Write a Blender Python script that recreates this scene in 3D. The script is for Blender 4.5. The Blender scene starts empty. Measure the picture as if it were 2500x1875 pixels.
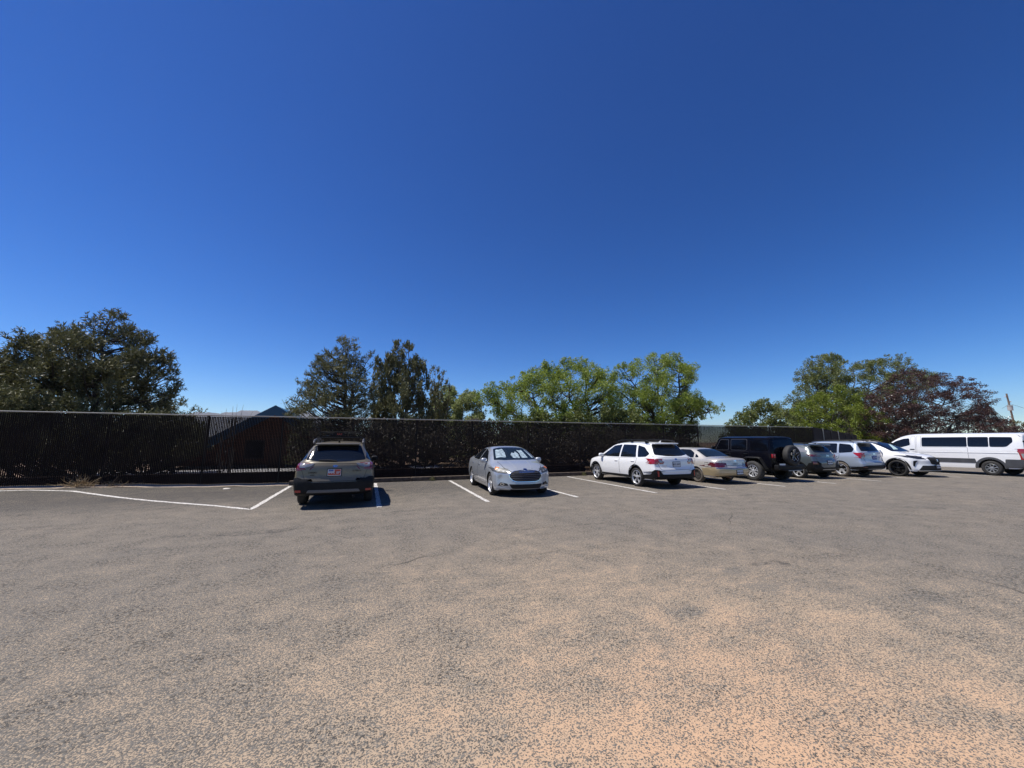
import bpy, bmesh, math, random
import numpy as np
from mathutils import Vector, Matrix
from mathutils.bvhtree import BVHTree
R = math.radians
SC = bpy.context.scene
COL = SC.collection
rng = np.random.default_rng(7)
random.seed(7)

# ------------------------------------------------------------------ camera
CAM_H = 1.6
PITCH = math.atan(142.5/935)
YAW = R(20.3)
cam_d = bpy.data.cameras.new('camera')
cam = bpy.data.objects.new('camera', cam_d)
COL.objects.link(cam)
cam.location = (0, 0, CAM_H)
cam.rotation_euler = (R(90)+PITCH, 0, -YAW)
cam_d.sensor_width = 36
cam_d.lens = 36*935/2500
cam_d.clip_start = 0.05
cam_d.clip_end = 30000
SC.camera = cam

# ------------------------------------------------------------------ light
SUN = Vector((-0.46, 0.15, 1.0)).normalized()
elev = math.asin(SUN.z)
azim = math.atan2(SUN.x, SUN.y)           # from +Y towards +X
world = bpy.data.worlds.new('World')
SC.world = world
world.use_nodes = True
wt = world.node_tree
bg = wt.nodes['Background']
sky = wt.nodes.new('ShaderNodeTexSky')
sky.sky_type = 'NISHITA'
sky.sun_disc = False
sky.sun_elevation = elev
sky.sun_rotation = azim
sky.altitude = 1800
sky.air_density = 1.0
sky.dust_density = 0.2
sky.ozone_density = 2.5
hs = wt.nodes.new('ShaderNodeHueSaturation')       # deep, saturated high-desert blue
hs.inputs['Hue'].default_value = .505
hs.inputs['Saturation'].default_value = 1.38
wt.links.new(sky.outputs[0], hs.inputs['Color'])
gm = wt.nodes.new('ShaderNodeGamma'); gm.inputs[1].default_value = 1.28
wt.links.new(hs.outputs[0], gm.inputs[0])
wt.links.new(gm.outputs[0], bg.inputs['Color'])
bg.inputs['Strength'].default_value = 0.066
sun_d = bpy.data.lights.new('sun', 'SUN')
sun_d.energy = 4.8
sun_d.angle = R(0.53)
sun_d.color = (1.0, 0.95, 0.88)
sun_o = bpy.data.objects.new('sun', sun_d)
COL.objects.link(sun_o)
sun_o.rotation_euler = SUN.to_track_quat('Z', 'Y').to_euler()
SC.view_settings.view_transform = 'Standard'
SC.view_settings.look = 'None'
SC.view_settings.exposure = 0.32
SC.view_settings.gamma = 1.0

# ------------------------------------------------------------------ pixel -> place
def ray(u, v):
    a = (u-1250)/935; b = -(v-937.5)/935
    Y = math.cos(PITCH)-b*math.sin(PITCH); Z = math.sin(PITCH)+b*math.cos(PITCH)
    return (a*math.cos(YAW)+Y*math.sin(YAW), -a*math.sin(YAW)+Y*math.cos(YAW), Z)
def at(u, v, y):
    r = ray(u, v); k = y/r[1]
    return Vector((r[0]*k, y, r[2]*k+CAM_H))

# ------------------------------------------------------------------ materials
def nt(name):
    m = bpy.data.materials.new(name); m.use_nodes = True
    t = m.node_tree
    return m, t, t.nodes['Principled BSDF']
def N(t, typ, **kw):
    n = t.nodes.new(typ)
    for k, v in kw.items():
        if k in n.inputs: n.inputs[k].default_value = v
        else: setattr(n, k, v)
    return n
def mat(name, col, rough=.5, metal=0, coat=0, spec=.5, vary=0, scale=20, bump=0):
    m, t, p = nt(name)
    p.inputs['Base Color'].default_value = (*col, 1)
    p.inputs['Roughness'].default_value = rough
    p.inputs['Metallic'].default_value = metal
    p.inputs['Coat Weight'].default_value = coat
    p.inputs['Coat Roughness'].default_value = .03
    p.inputs['Specular IOR Level'].default_value = spec
    if vary or bump:
        tc = N(t, 'ShaderNodeTexCoord')
        nz = N(t, 'ShaderNodeTexNoise', Scale=scale, Detail=5.0)
        t.links.new(tc.outputs['Object'], nz.inputs['Vector'])
        if vary:
            mr = N(t, 'ShaderNodeMapRange'); mr.inputs[1].default_value = .3; mr.inputs[2].default_value = .7
            mr.inputs[3].default_value = 1-vary; mr.inputs[4].default_value = 1+vary
            t.links.new(nz.outputs[0], mr.inputs[0])
            mx = N(t, 'ShaderNodeMix', data_type='RGBA', blend_type='MULTIPLY')
            mx.inputs[0].default_value = 1; mx.inputs[6].default_value = (*col, 1)
            t.links.new(mr.outputs[0], mx.inputs[7]); t.links.new(mx.outputs[2], p.inputs['Base Color'])
        if bump:
            b = N(t, 'ShaderNodeBump', Strength=bump, Distance=.02)
            t.links.new(nz.outputs[0], b.inputs['Height']); t.links.new(b.outputs[0], p.inputs['Normal'])
    return m
def paint(name, col, metal=0, rough=.3, dust=.10):
    m, t, p = nt(name)
    tc = N(t, 'ShaderNodeTexCoord'); nz = N(t, 'ShaderNodeTexNoise', Scale=3.0, Detail=6.0)
    t.links.new(tc.outputs['Object'], nz.inputs['Vector'])
    mr = N(t, 'ShaderNodeMapRange'); mr.inputs[1].default_value = .35; mr.inputs[2].default_value = .75
    mr.inputs[3].default_value = 0; mr.inputs[4].default_value = dust
    t.links.new(nz.outputs[0], mr.inputs[0])
    mx = N(t, 'ShaderNodeMix', data_type='RGBA'); mx.inputs[6].default_value = (*col, 1)
    mx.inputs[7].default_value = (.36, .29, .22, 1)
    t.links.new(mr.outputs[0], mx.inputs[0]); t.links.new(mx.outputs[2], p.inputs['Base Color'])
    p.inputs['Metallic'].default_value = metal; p.inputs['Roughness'].default_value = rough
    p.inputs['Coat Weight'].default_value = 1; p.inputs['Coat Roughness'].default_value = .04
    return m
def leaf(name, c1, c2, trans=.35, rough=.5):
    m, t, p = nt(name)
    g = N(t, 'ShaderNodeNewGeometry'); tc = N(t, 'ShaderNodeTexCoord')
    nz = N(t, 'ShaderNodeTexNoise', Scale=.7, Detail=2.0)
    t.links.new(tc.outputs['Object'], nz.inputs['Vector'])
    ad = N(t, 'ShaderNodeMath', operation='ADD'); t.links.new(g.outputs['Random Per Island'], ad.inputs[0]); t.links.new(nz.outputs[0], ad.inputs[1])
    mu = N(t, 'ShaderNodeMath', operation='MULTIPLY_ADD'); mu.inputs[1].default_value = .9; mu.inputs[2].default_value = -.4
    mu.use_clamp = True
    t.links.new(ad.outputs[0], mu.inputs[0])
    mx = N(t, 'ShaderNodeMix', data_type='RGBA'); mx.inputs[6].default_value = (*c1, 1); mx.inputs[7].default_value = (*c2, 1)
    t.links.new(mu.outputs[0], mx.inputs[0]); t.links.new(mx.outputs[2], p.inputs['Base Color'])
    p.inputs['Roughness'].default_value = rough; p.inputs['Specular IOR Level'].default_value = .35
    tr = N(t, 'ShaderNodeBsdfTranslucent'); t.links.new(mx.outputs[2], tr.inputs[0])
    ms = N(t, 'ShaderNodeMixShader'); ms.inputs[0].default_value = trans
    t.links.new(p.outputs[0], ms.inputs[1]); t.links.new(tr.outputs[0], ms.inputs[2])
    t.links.new(ms.outputs[0], t.nodes['Material Output'].inputs[0])
    return m

GLASSD = mat('black_glass', (.003, .0035, .006), .05, spec=.22)
GLASS = mat('tinted_glass', (.006, .008, .011), .04, spec=.45)
GLASSL = mat('clear_glass', (.010, .016, .019), .03, spec=.4)
BLK = mat('black_plastic', (.010, .010, .0105), .55, spec=.2, vary=.25, scale=6)
GAP = mat('panel_gap', (.006, .006, .006), .8)
UNDER = mat('underbody', (.008, .008, .008), .9)
TYRE = mat('tyre_rubber', (.022, .021, .02), .75, vary=.35, scale=9)
TYRED = mat('dusty_tyre_rubber', (.10, .085, .07), .85, vary=.45, scale=9)
ALLOY = mat('alloy', (.60, .61, .63), .32, .45, coat=.4)
ALLOYD = mat('black_alloy', (.012, .012, .013), .25, .3, coat=.6)
STEEL = mat('galvanised_steel', (.35, .36, .36), .45, .7, vary=.2, scale=5)
CHROME = mat('chrome', (.85, .85, .86), .12, 1)
REDL = mat('red_lamp', (.30, .008, .010), .12, coat=1)
REDM = mat('wine_lamp', (.17, .010, .012), .12, coat=.6)
REDD = mat('dark_red_lamp', (.09, .006, .010), .1, coat=1)
CLEARL = mat('clear_lamp', (.26, .26, .27), .12, .2, coat=1)
DARKL = mat('smoked_lamp', (.035, .037, .042), .1, .3, coat=1)
AMBER = mat('amber_lamp', (.75, .19, .01), .2, coat=1)
PLATEW = mat('plate_white', (.62, .64, .66), .4)
PLATER = mat('plate_red', (.45, .06, .03), .4)
PLATEB = mat('plate_blue', (.06, .10, .32), .4)
INK = mat('plate_ink', (.02, .02, .04), .5)

# ------------------------------------------------------------------ object helpers
def tag(o, label, cat, group=None, kind=None):
    if label: o['label'] = label
    if cat: o['category'] = cat
    if group: o['group'] = group
    if kind: o['kind'] = kind
    return o
def thing(name, label, cat, loc=(0, 0, 0), rz=0, group=None):
    o = bpy.data.objects.new(name, None); COL.objects.link(o)
    o.location = loc; o.rotation_euler = (0, 0, rz); o.empty_display_size = .2
    return tag(o, label, cat, group)
def finish(me, angle=38):
    for p in me.polygons: p.use_smooth = True
    me.set_sharp_from_angle(angle=R(angle))
def obj(name, src, mats, parent=None, smooth=38, label=None):
    if isinstance(src, bmesh.types.BMesh):
        me = bpy.data.meshes.new(name); src.to_mesh(me); src.free()
    else:
        me = bpy.data.meshes.new(name); me.from_pydata(src[0], [], src[1]); me.update()
    for m in (mats if isinstance(mats, (list, tuple)) else [mats]): me.materials.append(m)
    if smooth: finish(me, smooth)
    o = bpy.data.objects.new(name, me); COL.objects.link(o)
    if parent: o.parent = parent
    if label: o['label'] = label
    return o
def box(bm, c, s, rot=None, mi=0, bev=0):
    M = Matrix.Translation(c)
    if rot is not None: M = M @ rot
    r = bmesh.ops.create_cube(bm, size=1, matrix=M @ Matrix.Diagonal((*s, 1)))
    vs = r['verts']
    fs = {f for v in vs for f in v.link_faces}
    if bev:
        es = {e for v in vs for e in v.link_edges}
        rr = bmesh.ops.bevel(bm, geom=list(es), offset=bev, segments=2, affect='EDGES', profile=.5)
        fs = {f for f in rr['faces']} | {f for f in fs if f.is_valid}
    for f in fs:
        if f.is_valid: f.material_index = mi
def tube(bm, pts, r, n=6, mi=0, caps=True):
    pts = [Vector(p) for p in pts]
    rs = r if isinstance(r, (list, tuple)) else [r]*len(pts)
    rings = []
    for i, p in enumerate(pts):
        d = (pts[min(i+1, len(pts)-1)]-pts[max(i-1, 0)]).normalized()
        a = d.cross(Vector((0, 0, 1)) if abs(d.z) < .9 else Vector((1, 0, 0))).normalized(); b = d.cross(a)
        rings.append([bm.verts.new(p+(a*math.cos(2*math.pi*k/n)+b*math.sin(2*math.pi*k/n))*rs[i]) for k in range(n)])
    for i in range(len(pts)-1):
        for k in range(n):
            f = bm.faces.new((rings[i][k], rings[i][(k+1) % n], rings[i+1][(k+1) % n], rings[i+1][k])); f.material_index = mi
    if caps:
        for q in (rings[0][::-1], rings[-1]):
            f = bm.faces.new(q); f.material_index = mi
def lathe_x(bm, prof, n=32, mi=0, c=(0, 0, 0)):
    """prof: list of (x, r); revolved about the x axis"""
    rings = []
    for x, r in prof:
        rings.append([bm.verts.new((c[0]+x, c[1]+r*math.cos(2*math.pi*k/n), c[2]+r*math.sin(2*math.pi*k/n))) for k in range(n)])
    for i in range(len(prof)-1):
        for k in range(n):
            f = bm.faces.new((rings[i][k], rings[i][(k+1) % n], rings[i+1][(k+1) % n], rings[i+1][k])); f.material_index = mi
    return rings
def pchip(pts):
    x = np.array([p[0] for p in pts], float); y = np.array([p[1] for p in pts], float)
    if len(x) == 1: return lambda q: float(y[0])
    h = np.diff(x); d = np.diff(y)/h; n = len(x); m = np.zeros(n)
    m[0] = d[0]; m[-1] = d[-1]
    for i in range(1, n-1):
        if d[i-1]*d[i] > 0:
            w1 = 2*h[i]+h[i-1]; w2 = h[i]+2*h[i-1]; m[i] = (w1+w2)/(w1/d[i-1]+w2/d[i])
    def f(q):
        q = min(max(q, x[0]), x[-1]); i = min(max(int(np.searchsorted(x, q))-1, 0), n-2)
        t = (q-x[i])/h[i]
        return float((2*t**3-3*t**2+1)*y[i]+(t**3-2*t**2+t)*h[i]*m[i]+(-2*t**3+3*t**2)*y[i+1]+(t**3-t**2)*h[i]*m[i+1])
    return f
def rnd(poly, r=.03, k=4):
    """round the corners of a polygon"""
    out = []; n = len(poly)
    for i in range(n):
        p = Vector(poly[i]); a = Vector(poly[i-1])-p; b = Vector(poly[(i+1) % n])-p
        q = min(r, a.length*.45, b.length*.45)
        s = p+a.normalized()*q; e = p+b.normalized()*q
        for j in range(k+1):
            t = j/k
            out.append(tuple(s*(1-t)**2+p*2*t*(1-t)+e*t*t))
    return out
def grow(poly, d):
    n = len(poly); out = []
    A = sum(poly[i][0]*poly[(i+1) % n][1]-poly[(i+1) % n][0]*poly[i][1] for i in range(n))
    sg = 1 if A > 0 else -1
    for i in range(n):
        p = Vector(poly[i]); a = (p-Vector(poly[i-1])); b = (Vector(poly[(i+1) % n])-p)
        if a.length < 1e-6: a = b
        if b.length < 1e-6: b = a
        na = Vector((a.y, -a.x)).normalized(); nb = Vector((b.y, -b.x)).normalized()
        q = (na+nb)
        q = q/max(q.length_squared/2, .4) if q.length > 1e-6 else na
        out.append(tuple(p+q*d*sg))
    return out
def ell(cx, cy, rx, ry, n=20):
    return [(cx+rx*math.cos(2*math.pi*i/n), cy+ry*math.sin(2*math.pi*i/n)) for i in range(n)]
def text(s, size, m, parent, loc, rot, ext=.002):
    cu = bpy.data.curves.new('lettering', 'FONT'); cu.body = s; cu.size = size; cu.extrude = ext
    cu.align_x = 'CENTER'; cu.align_y = 'CENTER'
    to = bpy.data.objects.new('lettering_source', cu); COL.objects.link(to)
    me = bpy.data.meshes.new_from_object(to.evaluated_get(bpy.context.evaluated_depsgraph_get()))
    bpy.data.objects.remove(to); bpy.data.curves.remove(cu)
    me.materials.clear(); me.materials.append(m)
    o = bpy.data.objects.new('lettering', me); COL.objects.link(o); o.parent = parent
    o.location = loc; o.rotation_euler = rot
    return o

# ------------------------------------------------------------------ vehicle kit
class Car:
    def __init__(s, name, label, cat, loc, rz, paint_m, sp, group=None):
        s.root = thing(name, label, cat, loc, rz, group); s.paint = paint_m; s.sp = sp
        s.build_body()
    def build_body(s):
        sp = s.sp
        yR, yF = sp['yR'], sp['yF']
        ZT, ZS, W, WR, ZB = (pchip(sp[k]) for k in ('zt', 'zs', 'w', 'wr', 'zb'))
        RD = pchip(sp.get('rd', [(yR, .06), (yF, .06)]))
        ER, EF = pchip(sp['er']), pchip(sp['ef'])
        SIDE = pchip(sp.get('side', [(0, .94), (.12, .965), (.45, 1), (.75, .992), (.88, .975), (1, .945)]))
        cr, cf = sp.get('cr', .12), sp.get('cf', .35)
        lr, lf = sp.get('lr', .85), sp.get('lf', .8)
        ns = sp.get('nose_pow', 2.4)
        arches = sp['arches']
        st = set(np.round(np.arange(yR, yF, .045), 4)) | {yF}
        for a in (0, .008, .018, .03, .05, .075, .1, .14):
            st.add(round(yR+a, 4)); st.add(round(yF-a, 4))
        for yc, r, zc in arches:
            for k in range(25):
                st.add(round(yc+r*math.cos(math.pi*k/24)*.9999, 4))
        st = sorted(st)
        st = [y for i, y in enumerate(st) if i == 0 or y-st[i-1] > .003]
        bl = sp.get('bulge', .02)
        def ypos(Y, x, z, w):
            fr = max(0, 1-(Y-yR)/lr)**1.5; ff = max(0, 1-(yF-Y)/lf)**1.5
            q = min(1, abs(x)/max(w, .01))**ns
            return Y+fr*(ER(z)+cr*q)-ff*(EF(z)+cf*q)
        def half(Y):
            zt, w, wr, zb = ZT(Y), W(Y), WR(Y), ZB(Y); zs = min(ZS(Y), zt-.03); rd = min(RD(Y), (zt-zs)*.6)
            wr = min(wr, w*SIDE(1))
            za = zb
            for yc, r, zc in arches:
                if abs(Y-yc) < r: za = max(za, zc+math.sqrt(r*r-(Y-yc)**2))
            za = min(za, zs-.05)
            P = [(0, zb), (w*.5, zb), (w-.3, zb), (w-.3, za)]
            for i in range(13):
                t = i/12; z = za+(zs-za)*t
                P.append((w*SIDE((z-zb)/(zs-zb)), z))
            x0, z0 = P[-1]; x1, z1 = wr, zt-rd
            for i in range(1, 8):
                t = i/7
                P.append((x0+(x1-x0)*t+bl*math.sin(math.pi*t)*min(1, (zt-zs)/.4), z0+(z1-z0)*t))
            cw = sp.get('crown', .45)
            for i in range(1, 9):
                t = i/8; x = wr*(1-t)
                P.append((x, z1+rd*((1-cw)*(1-(1-min(1, t*2.5))**2.2)+cw*(1-(1-t)**2))))
            return P, w
        V = []; F = []; MI = []
        rows = []
        for Y in st:
            P, w = half(Y); m = len(P)
            right = []; left = []
            for j, (x, z) in enumerate(P):
                y = ypos(Y, x, z, w)
                V.append((x, y, z)); right.append(len(V)-1)
                if j in (0, m-1): left.append(len(V)-1)
                else:
                    V.append((-x, y, z)); left.append(len(V)-1)
            rows.append((right, left, P, w))
        for i in range(len(st)-1):
            for h in (0, 1):
                a, b = rows[i][h], rows[i+1][h]
                for j in range(len(a)-1):
                    F.append((a[j], a[j+1], b[j+1], b[j])); MI.append(1 if j < 4 else 0)
        for idx, Y in ((0, st[0]), (len(st)-1, st[-1])):
            right, left, P, w = rows[idx]; prev = None; K = 24
            for j in range(2, len(P)):
                if j == 3: continue
                x, z = P[j]
                if j == len(P)-1: row = [right[j]]*(K+1)
                else:
                    row = [left[j]]
                    for k in range(1, K):
                        xx = -x+2*x*k/K
                        V.append((xx, ypos(Y, xx, z, w), z)); row.append(len(V)-1)
                    row.append(right[j])
                if prev:
                    for k in range(K):
                        f = [prev[k], prev[k+1], row[k+1], row[k]]
                        f = [q for n, q in enumerate(f) if q not in f[:n]]
                        if len(f) > 2: F.append(tuple(f)); MI.append(0)
                prev = row
        me = bpy.data.meshes.new('body'); me.from_pydata(V, [], F); me.update()
        me.materials.append(s.paint); me.materials.append(UNDER)
        me.polygons.foreach_set('material_index', MI)
        bm = bmesh.new(); bm.from_mesh(me)
        bmesh.ops.remove_doubles(bm, verts=bm.verts, dist=.0004)
        bmesh.ops.recalc_face_normals(bm, faces=bm.faces)
        s.bvh = BVHTree.FromBMesh(bm)
        bm.to_mesh(me); bm.free()
        finish(me, s.sp.get('sharp', 32))
        s.body = bpy.data.objects.new('body', me); COL.objects.link(s.body); s.body.parent = s.root
    def hit(s, view, a, b):
        if view == 'L': o, d = Vector((-3, a, b)), Vector((1, 0, 0))
        elif view == 'R': o, d = Vector((3, a, b)), Vector((-1, 0, 0))
        elif view == 'B': o, d = Vector((a, -6, b)), Vector((0, 1, 0))
        elif view == 'F': o, d = Vector((a, 9, b)), Vector((0, -1, 0))
        else: o, d = Vector((a, b, 5)), Vector((0, 0, -1))
        l, n, i, q = s.bvh.ray_cast(o, d)
        k = s.sp['w'][len(s.sp['w'])//2][1]
        if l is None or (view in 'LR' and abs(l.x) < k*.5):
            tgt = {'L': Vector((-k, a, b)), 'R': Vector((k, a, b)), 'B': Vector((a, s.sp['yR']+.12, b)), 'F': Vector((a, s.sp['yF']-.2, b))}.get(view, Vector((a, b, 1)))
            l, n, i, q = s.bvh.find_nearest(tgt)
        if n.dot(d) > 0: n = -n
        return l, n
    def decal(s, bm, poly, view, off=.004, thick=.012, res=.05, mi=0):
        t = bmesh.new()
        vs = [t.verts.new((p[0], p[1], 0)) for p in poly]
        t.faces.new(vs)
        bmesh.ops.triangulate(t, faces=t.faces[:])
        for ax in (0, 1):
            lo = min(p[ax] for p in poly); hi = max(p[ax] for p in poly)
            n = int((hi-lo)/res)
            for k in range(1, n+1):
                co = [0, 0, 0]; co[ax] = lo+(hi-lo)*k/(n+1); no = [0, 0, 0]; no[ax] = 1
                bmesh.ops.bisect_plane(t, geom=t.verts[:]+t.edges[:]+t.faces[:], plane_co=co, plane_no=no, dist=1e-5)
        top = {}; bot = {}
        for v in t.verts:
            l, n = s.hit(view, v.co.x, v.co.y)
            top[v] = bm.verts.new(l+n*off); bot[v] = l-n*thick
        for f in t.faces:
            try: g = bm.faces.new([top[v] for v in f.verts]); g.material_index = mi; g.smooth = True
            except ValueError: pass
        lows = {}
        for e in t.edges:
            if len(e.link_faces) == 1:
                for v in e.verts:
                    if v not in lows: lows[v] = bm.verts.new(bot[v])
                g = bm.faces.new((top[e.verts[0]], top[e.verts[1]], lows[e.verts[1]], lows[e.verts[0]])); g.material_index = mi
        t.free()
    def patch(s, name, m, shapes, parent=None, off=.004, res=.05, label=None, mats=None, thick=.012):
        """shapes: list of (view, poly) or (view, poly, material index, offset)"""
        if len({sh[0] for sh in shapes}) == 1 and shapes[0][0] == 'S':
            return [s.patch(name, m, [(v,)+tuple(sh[1:]) for sh in shapes], parent, off, res, label, mats, thick) for v in 'LR'][0]
        bm = bmesh.new()
        for sh in shapes:
            mi = sh[2] if len(sh) > 2 else 0; of = sh[3] if len(sh) > 3 else off
            vs = 'LR' if sh[0] == 'S' else sh[0]
            for v in vs:
                s.decal(bm, sh[1], v, of, thick, res, mi)
        bmesh.ops.recalc_face_normals(bm, faces=bm.faces)
        return obj(name, bm, mats or m, parent or s.root, 40, label)
    def door(s, poly, view, handle=None, hm=None, name='door', m=None):
        d = s.patch(name, None, [(view, grow(poly, .009), 1, .0015), (view, poly, 0, .0045)], mats=[m or s.paint, GAP])
        if handle:
            bm = bmesh.new(); l, n = s.hit(view, *handle)
            box(bm, l+n*.012, (.03, .2, .035), bev=.01)
            obj('door_handle', bm, hm or m or s.paint, d)
        return d
    def wheel(s, x, y, r, width=.225, rim_r=.23, style=('spoke', 5), rim=ALLOY, tyre=TYRE, cut=0):
        sg = 1 if x > 0 else -1
        bm = bmesh.new()                       # barrel + brake disc
        lathe_x(bm, [(-.05, .02), (-.05, rim_r*.75), (-.02, rim_r*.75), (-.02, rim_r*.98), (.02, rim_r*.98)], 28)
        wh = obj('wheel', bm, UNDER, s.root); wh.location = (x, y, r)
        if sg < 0: wh.rotation_euler = (0, 0, math.pi)
        h = width/2
        bm = bmesh.new()
        lathe_x(bm, [(h-.05, rim_r), (h-.012, rim_r+.012), (h, rim_r+(r-rim_r)*.45), (h-.012, r-.03), (h-.04, r-.004), (h-.08, r),
                     (-h+.08, r), (-h+.04, r-.004), (-h+.012, r-.03), (-h, rim_r+(r-rim_r)*.45), (-h+.012, rim_r+.012), (-h+.05, rim_r), (h-.05, rim_r)], 40)
        obj('tyre', bm, tyre, wh).location = (0, 0, 0)
        bm = bmesh.new()
        lathe_x(bm, [(h-.06, rim_r*.90), (h-.03, rim_r*.93), (h-.015, rim_r*.98), (h-.02, rim_r*1.02), (h-.06, rim_r*1.02)], 36)
        lathe_x(bm, [(h-.07, .075), (h-.045, .065), (h-.035, .03), (h-.033, .001)], 16)
        n = style[1]; wd = style[2] if len(style) > 2 else .07; pair = style[0] == 'pair'; hook = style[0] == 'y'
        for k in range(n):
            a0 = 2*math.pi*k/n+.3
            for da in ((-.13, .13) if pair or hook else (0,)):
                pts = []
                ain, aout = (a0+da*(.3 if hook else 1), a0+da*(2.0 if hook else 1))
                for rr, ang, ww, xx in ((.05, ain, wd*.75, h-.05), (rim_r*.55, (ain+aout)/2, wd*.8, h-.04), (rim_r*.96, aout, wd*1.0, h-.045)):
                    c = Vector((0, math.cos(ang), math.sin(ang))); tdir = Vector((0, -math.sin(ang), math.cos(ang)))
                    pts.append([Vector((xx, 0, 0))+c*rr-tdir*ww/2, Vector((xx, 0, 0))+c*rr+tdir*ww/2])
                vv = [[bm.verts.new(p) for p in q]+[bm.verts.new(p-Vector((.03, 0, 0))) for p in q] for q in pts]
                for i in (0, 1):
                    A, B = vv[i], vv[i+1]
                    for q in ((A[0], A[1], B[1], B[0]), (A[2], A[0], B[0], B[2]), (A[1], A[3], B[3], B[1])): bm.faces.new(q)
        bmesh.ops.recalc_face_normals(bm, faces=bm.faces)
        obj('rim', bm, rim, wh, 30)
        return wh
    def wheels(s, r, wb, track, **k):
        for yy in (0, wb):
            for sg in (-1, 1): s.wheel(sg*track/2, yy, r, **k)
    def arch_trim(s, poly_r, m=BLK, w=.06, off=.012, a0=-5, a1=185):
        for yc, r, zc in s.sp['arches']:
            for v in 'LR':
                P = [(yc+(r+w)*math.cos(R(a0+(a1-a0)*k/20)), zc+(r+w)*math.sin(R(a0+(a1-a0)*k/20))) for k in range(21)]
                Q = [(yc+(r+.004)*math.cos(R(a0+(a1-a0)*k/20)), zc+(r+.004)*math.sin(R(a0+(a1-a0)*k/20))) for k in range(20, -1, -1)]
                s.patch('arch_trim', m, [(v, P+Q)], off=off, res=.2)
    def mirror(s, y, z, x, size=(.13, .11, .17), m=None, base=BLK):
        for sg in (-1, 1):
            bm = bmesh.new()
            bmesh.ops.create_uvsphere(bm, u_segments=14, v_segments=10, radius=1)
            for v in bm.verts:
                c = v.co; v.co = Vector([math.copysign(abs(q)**.7, q) for q in c])
                v.co = Vector((v.co.x*size[2]*.62, v.co.y*size[0]*.62-(abs(v.co.x)*.03), v.co.z*size[1]*.72))+Vector((sg*(x+.08), y, z))
            mo = obj('side_mirror', bm, m or s.paint, s.root, 50)
            bm = bmesh.new(); tube(bm, [(sg*(x-.06), y+.02, z-.10), (sg*(x+.03), y+.01, z-.05)], [.035, .03], 6)
            obj('mirror_arm', bm, base, mo)
    def plate(s, view, x, z, off=.01, lab=None, m=PLATEW, band=None, txt=None, ink=INK, frame=BLK, ypush=0):
        l, n = s.hit(view, x, z); yaw = 0 if view == 'B' else math.pi
        sg = -1 if view == 'B' else 1
        bm = bmesh.new(); box(bm, (0, 0, 0), (.335, .012, .185), bev=.004)
        o = obj('licence_plate', bm, frame, s.root); o.location = l+Vector((0, sg*(off+ypush), 0)); o.rotation_euler = (0, 0, yaw)
        bm = bmesh.new(); box(bm, (0, -.008, .0), (.30, .006, .15)); obj('plate_face', bm, m, o)
        if band:
            for col, x0, x1, z0, z1 in band:
                bm = bmesh.new(); box(bm, ((x0+x1)/2, -.0125, (z0+z1)/2), (x1-x0, .004, z1-z0)); obj('plate_picture', bm, col, o)
        if txt: text(txt, .085, ink, o, (0, -.0165, -.005), (R(90), 0, 0))
        return o
# ================================================================== vehicles
def shift(poly, dy, dz=0, sy=1): return [(p[0]*sy+dy, p[1]+dz) for p in poly]
def mir(poly): return [(-p[0], p[1]) for p in poly][::-1]
def arc(yc, zc, r, a0, a1, n=10): return [(yc+r*math.cos(R(a0+(a1-a0)*k/n)), zc+r*math.sin(R(a0+(a1-a0)*k/n))) for k in range(n+1)]
LAMPC = mat('lamp_bowl', (.20, .21, .22), .45)
LAMPG = mat('grey_lamp', (.06, .065, .07), .45, 0)
def lamp(c, name, m, shapes, **k): return c.patch(name, m, shapes, off=k.pop('off', .006), **k)

def wagon_spec():
    return dict(yR=-1.13, yF=3.73,
        zt=[(-1.13, 1.10), (-1.08, 1.125), (-1.0, 1.16), (-.85, 1.27), (-.62, 1.46), (-.48, 1.56), (-.3, 1.595), (.2, 1.625), (.8, 1.635), (1.4, 1.61), (1.7, 1.545), (2.0, 1.41), (2.62, 1.10), (2.75, 1.06), (3.2, 1.00), (3.5, .93), (3.68, .84), (3.73, .78)],
        zs=[(-1.13, 1.02), (-.8, 1.07), (0, 1.04), (1.2, 1.01), (2.6, .96), (3.3, .88), (3.73, .68)],
        w=[(-1.13, .86), (-1.05, .895), (-.9, .915), (-.3, .925), (1.5, .925), (2.9, .925), (3.4, .89), (3.65, .81), (3.73, .74)],
        wr=[(-1.13, .74), (-1.0, .71), (-.5, .585), (.2, .60), (1.4, .605), (1.8, .63), (2.62, .75), (3.3, .74), (3.6, .66), (3.73, .58)],
        zb=[(-1.13, .37), (-.9, .31), (-.4, .29), (3.2, .28), (3.6, .27), (3.73, .33)],
        rd=[(-1.13, .05), (-.4, .055), (1.5, .06), (2.6, .05), (3.73, .06)],
        er=[(.3, .07), (.42, .0), (.66, .0), (.72, .035), (1.0, .06), (1.12, .10)], ef=[(.3, .10), (.5, .0), (.75, .03), (.95, .12)],
        arches=[(0, .40, .345), (2.745, .40, .345)], cr=.10, cf=.34)

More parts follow.
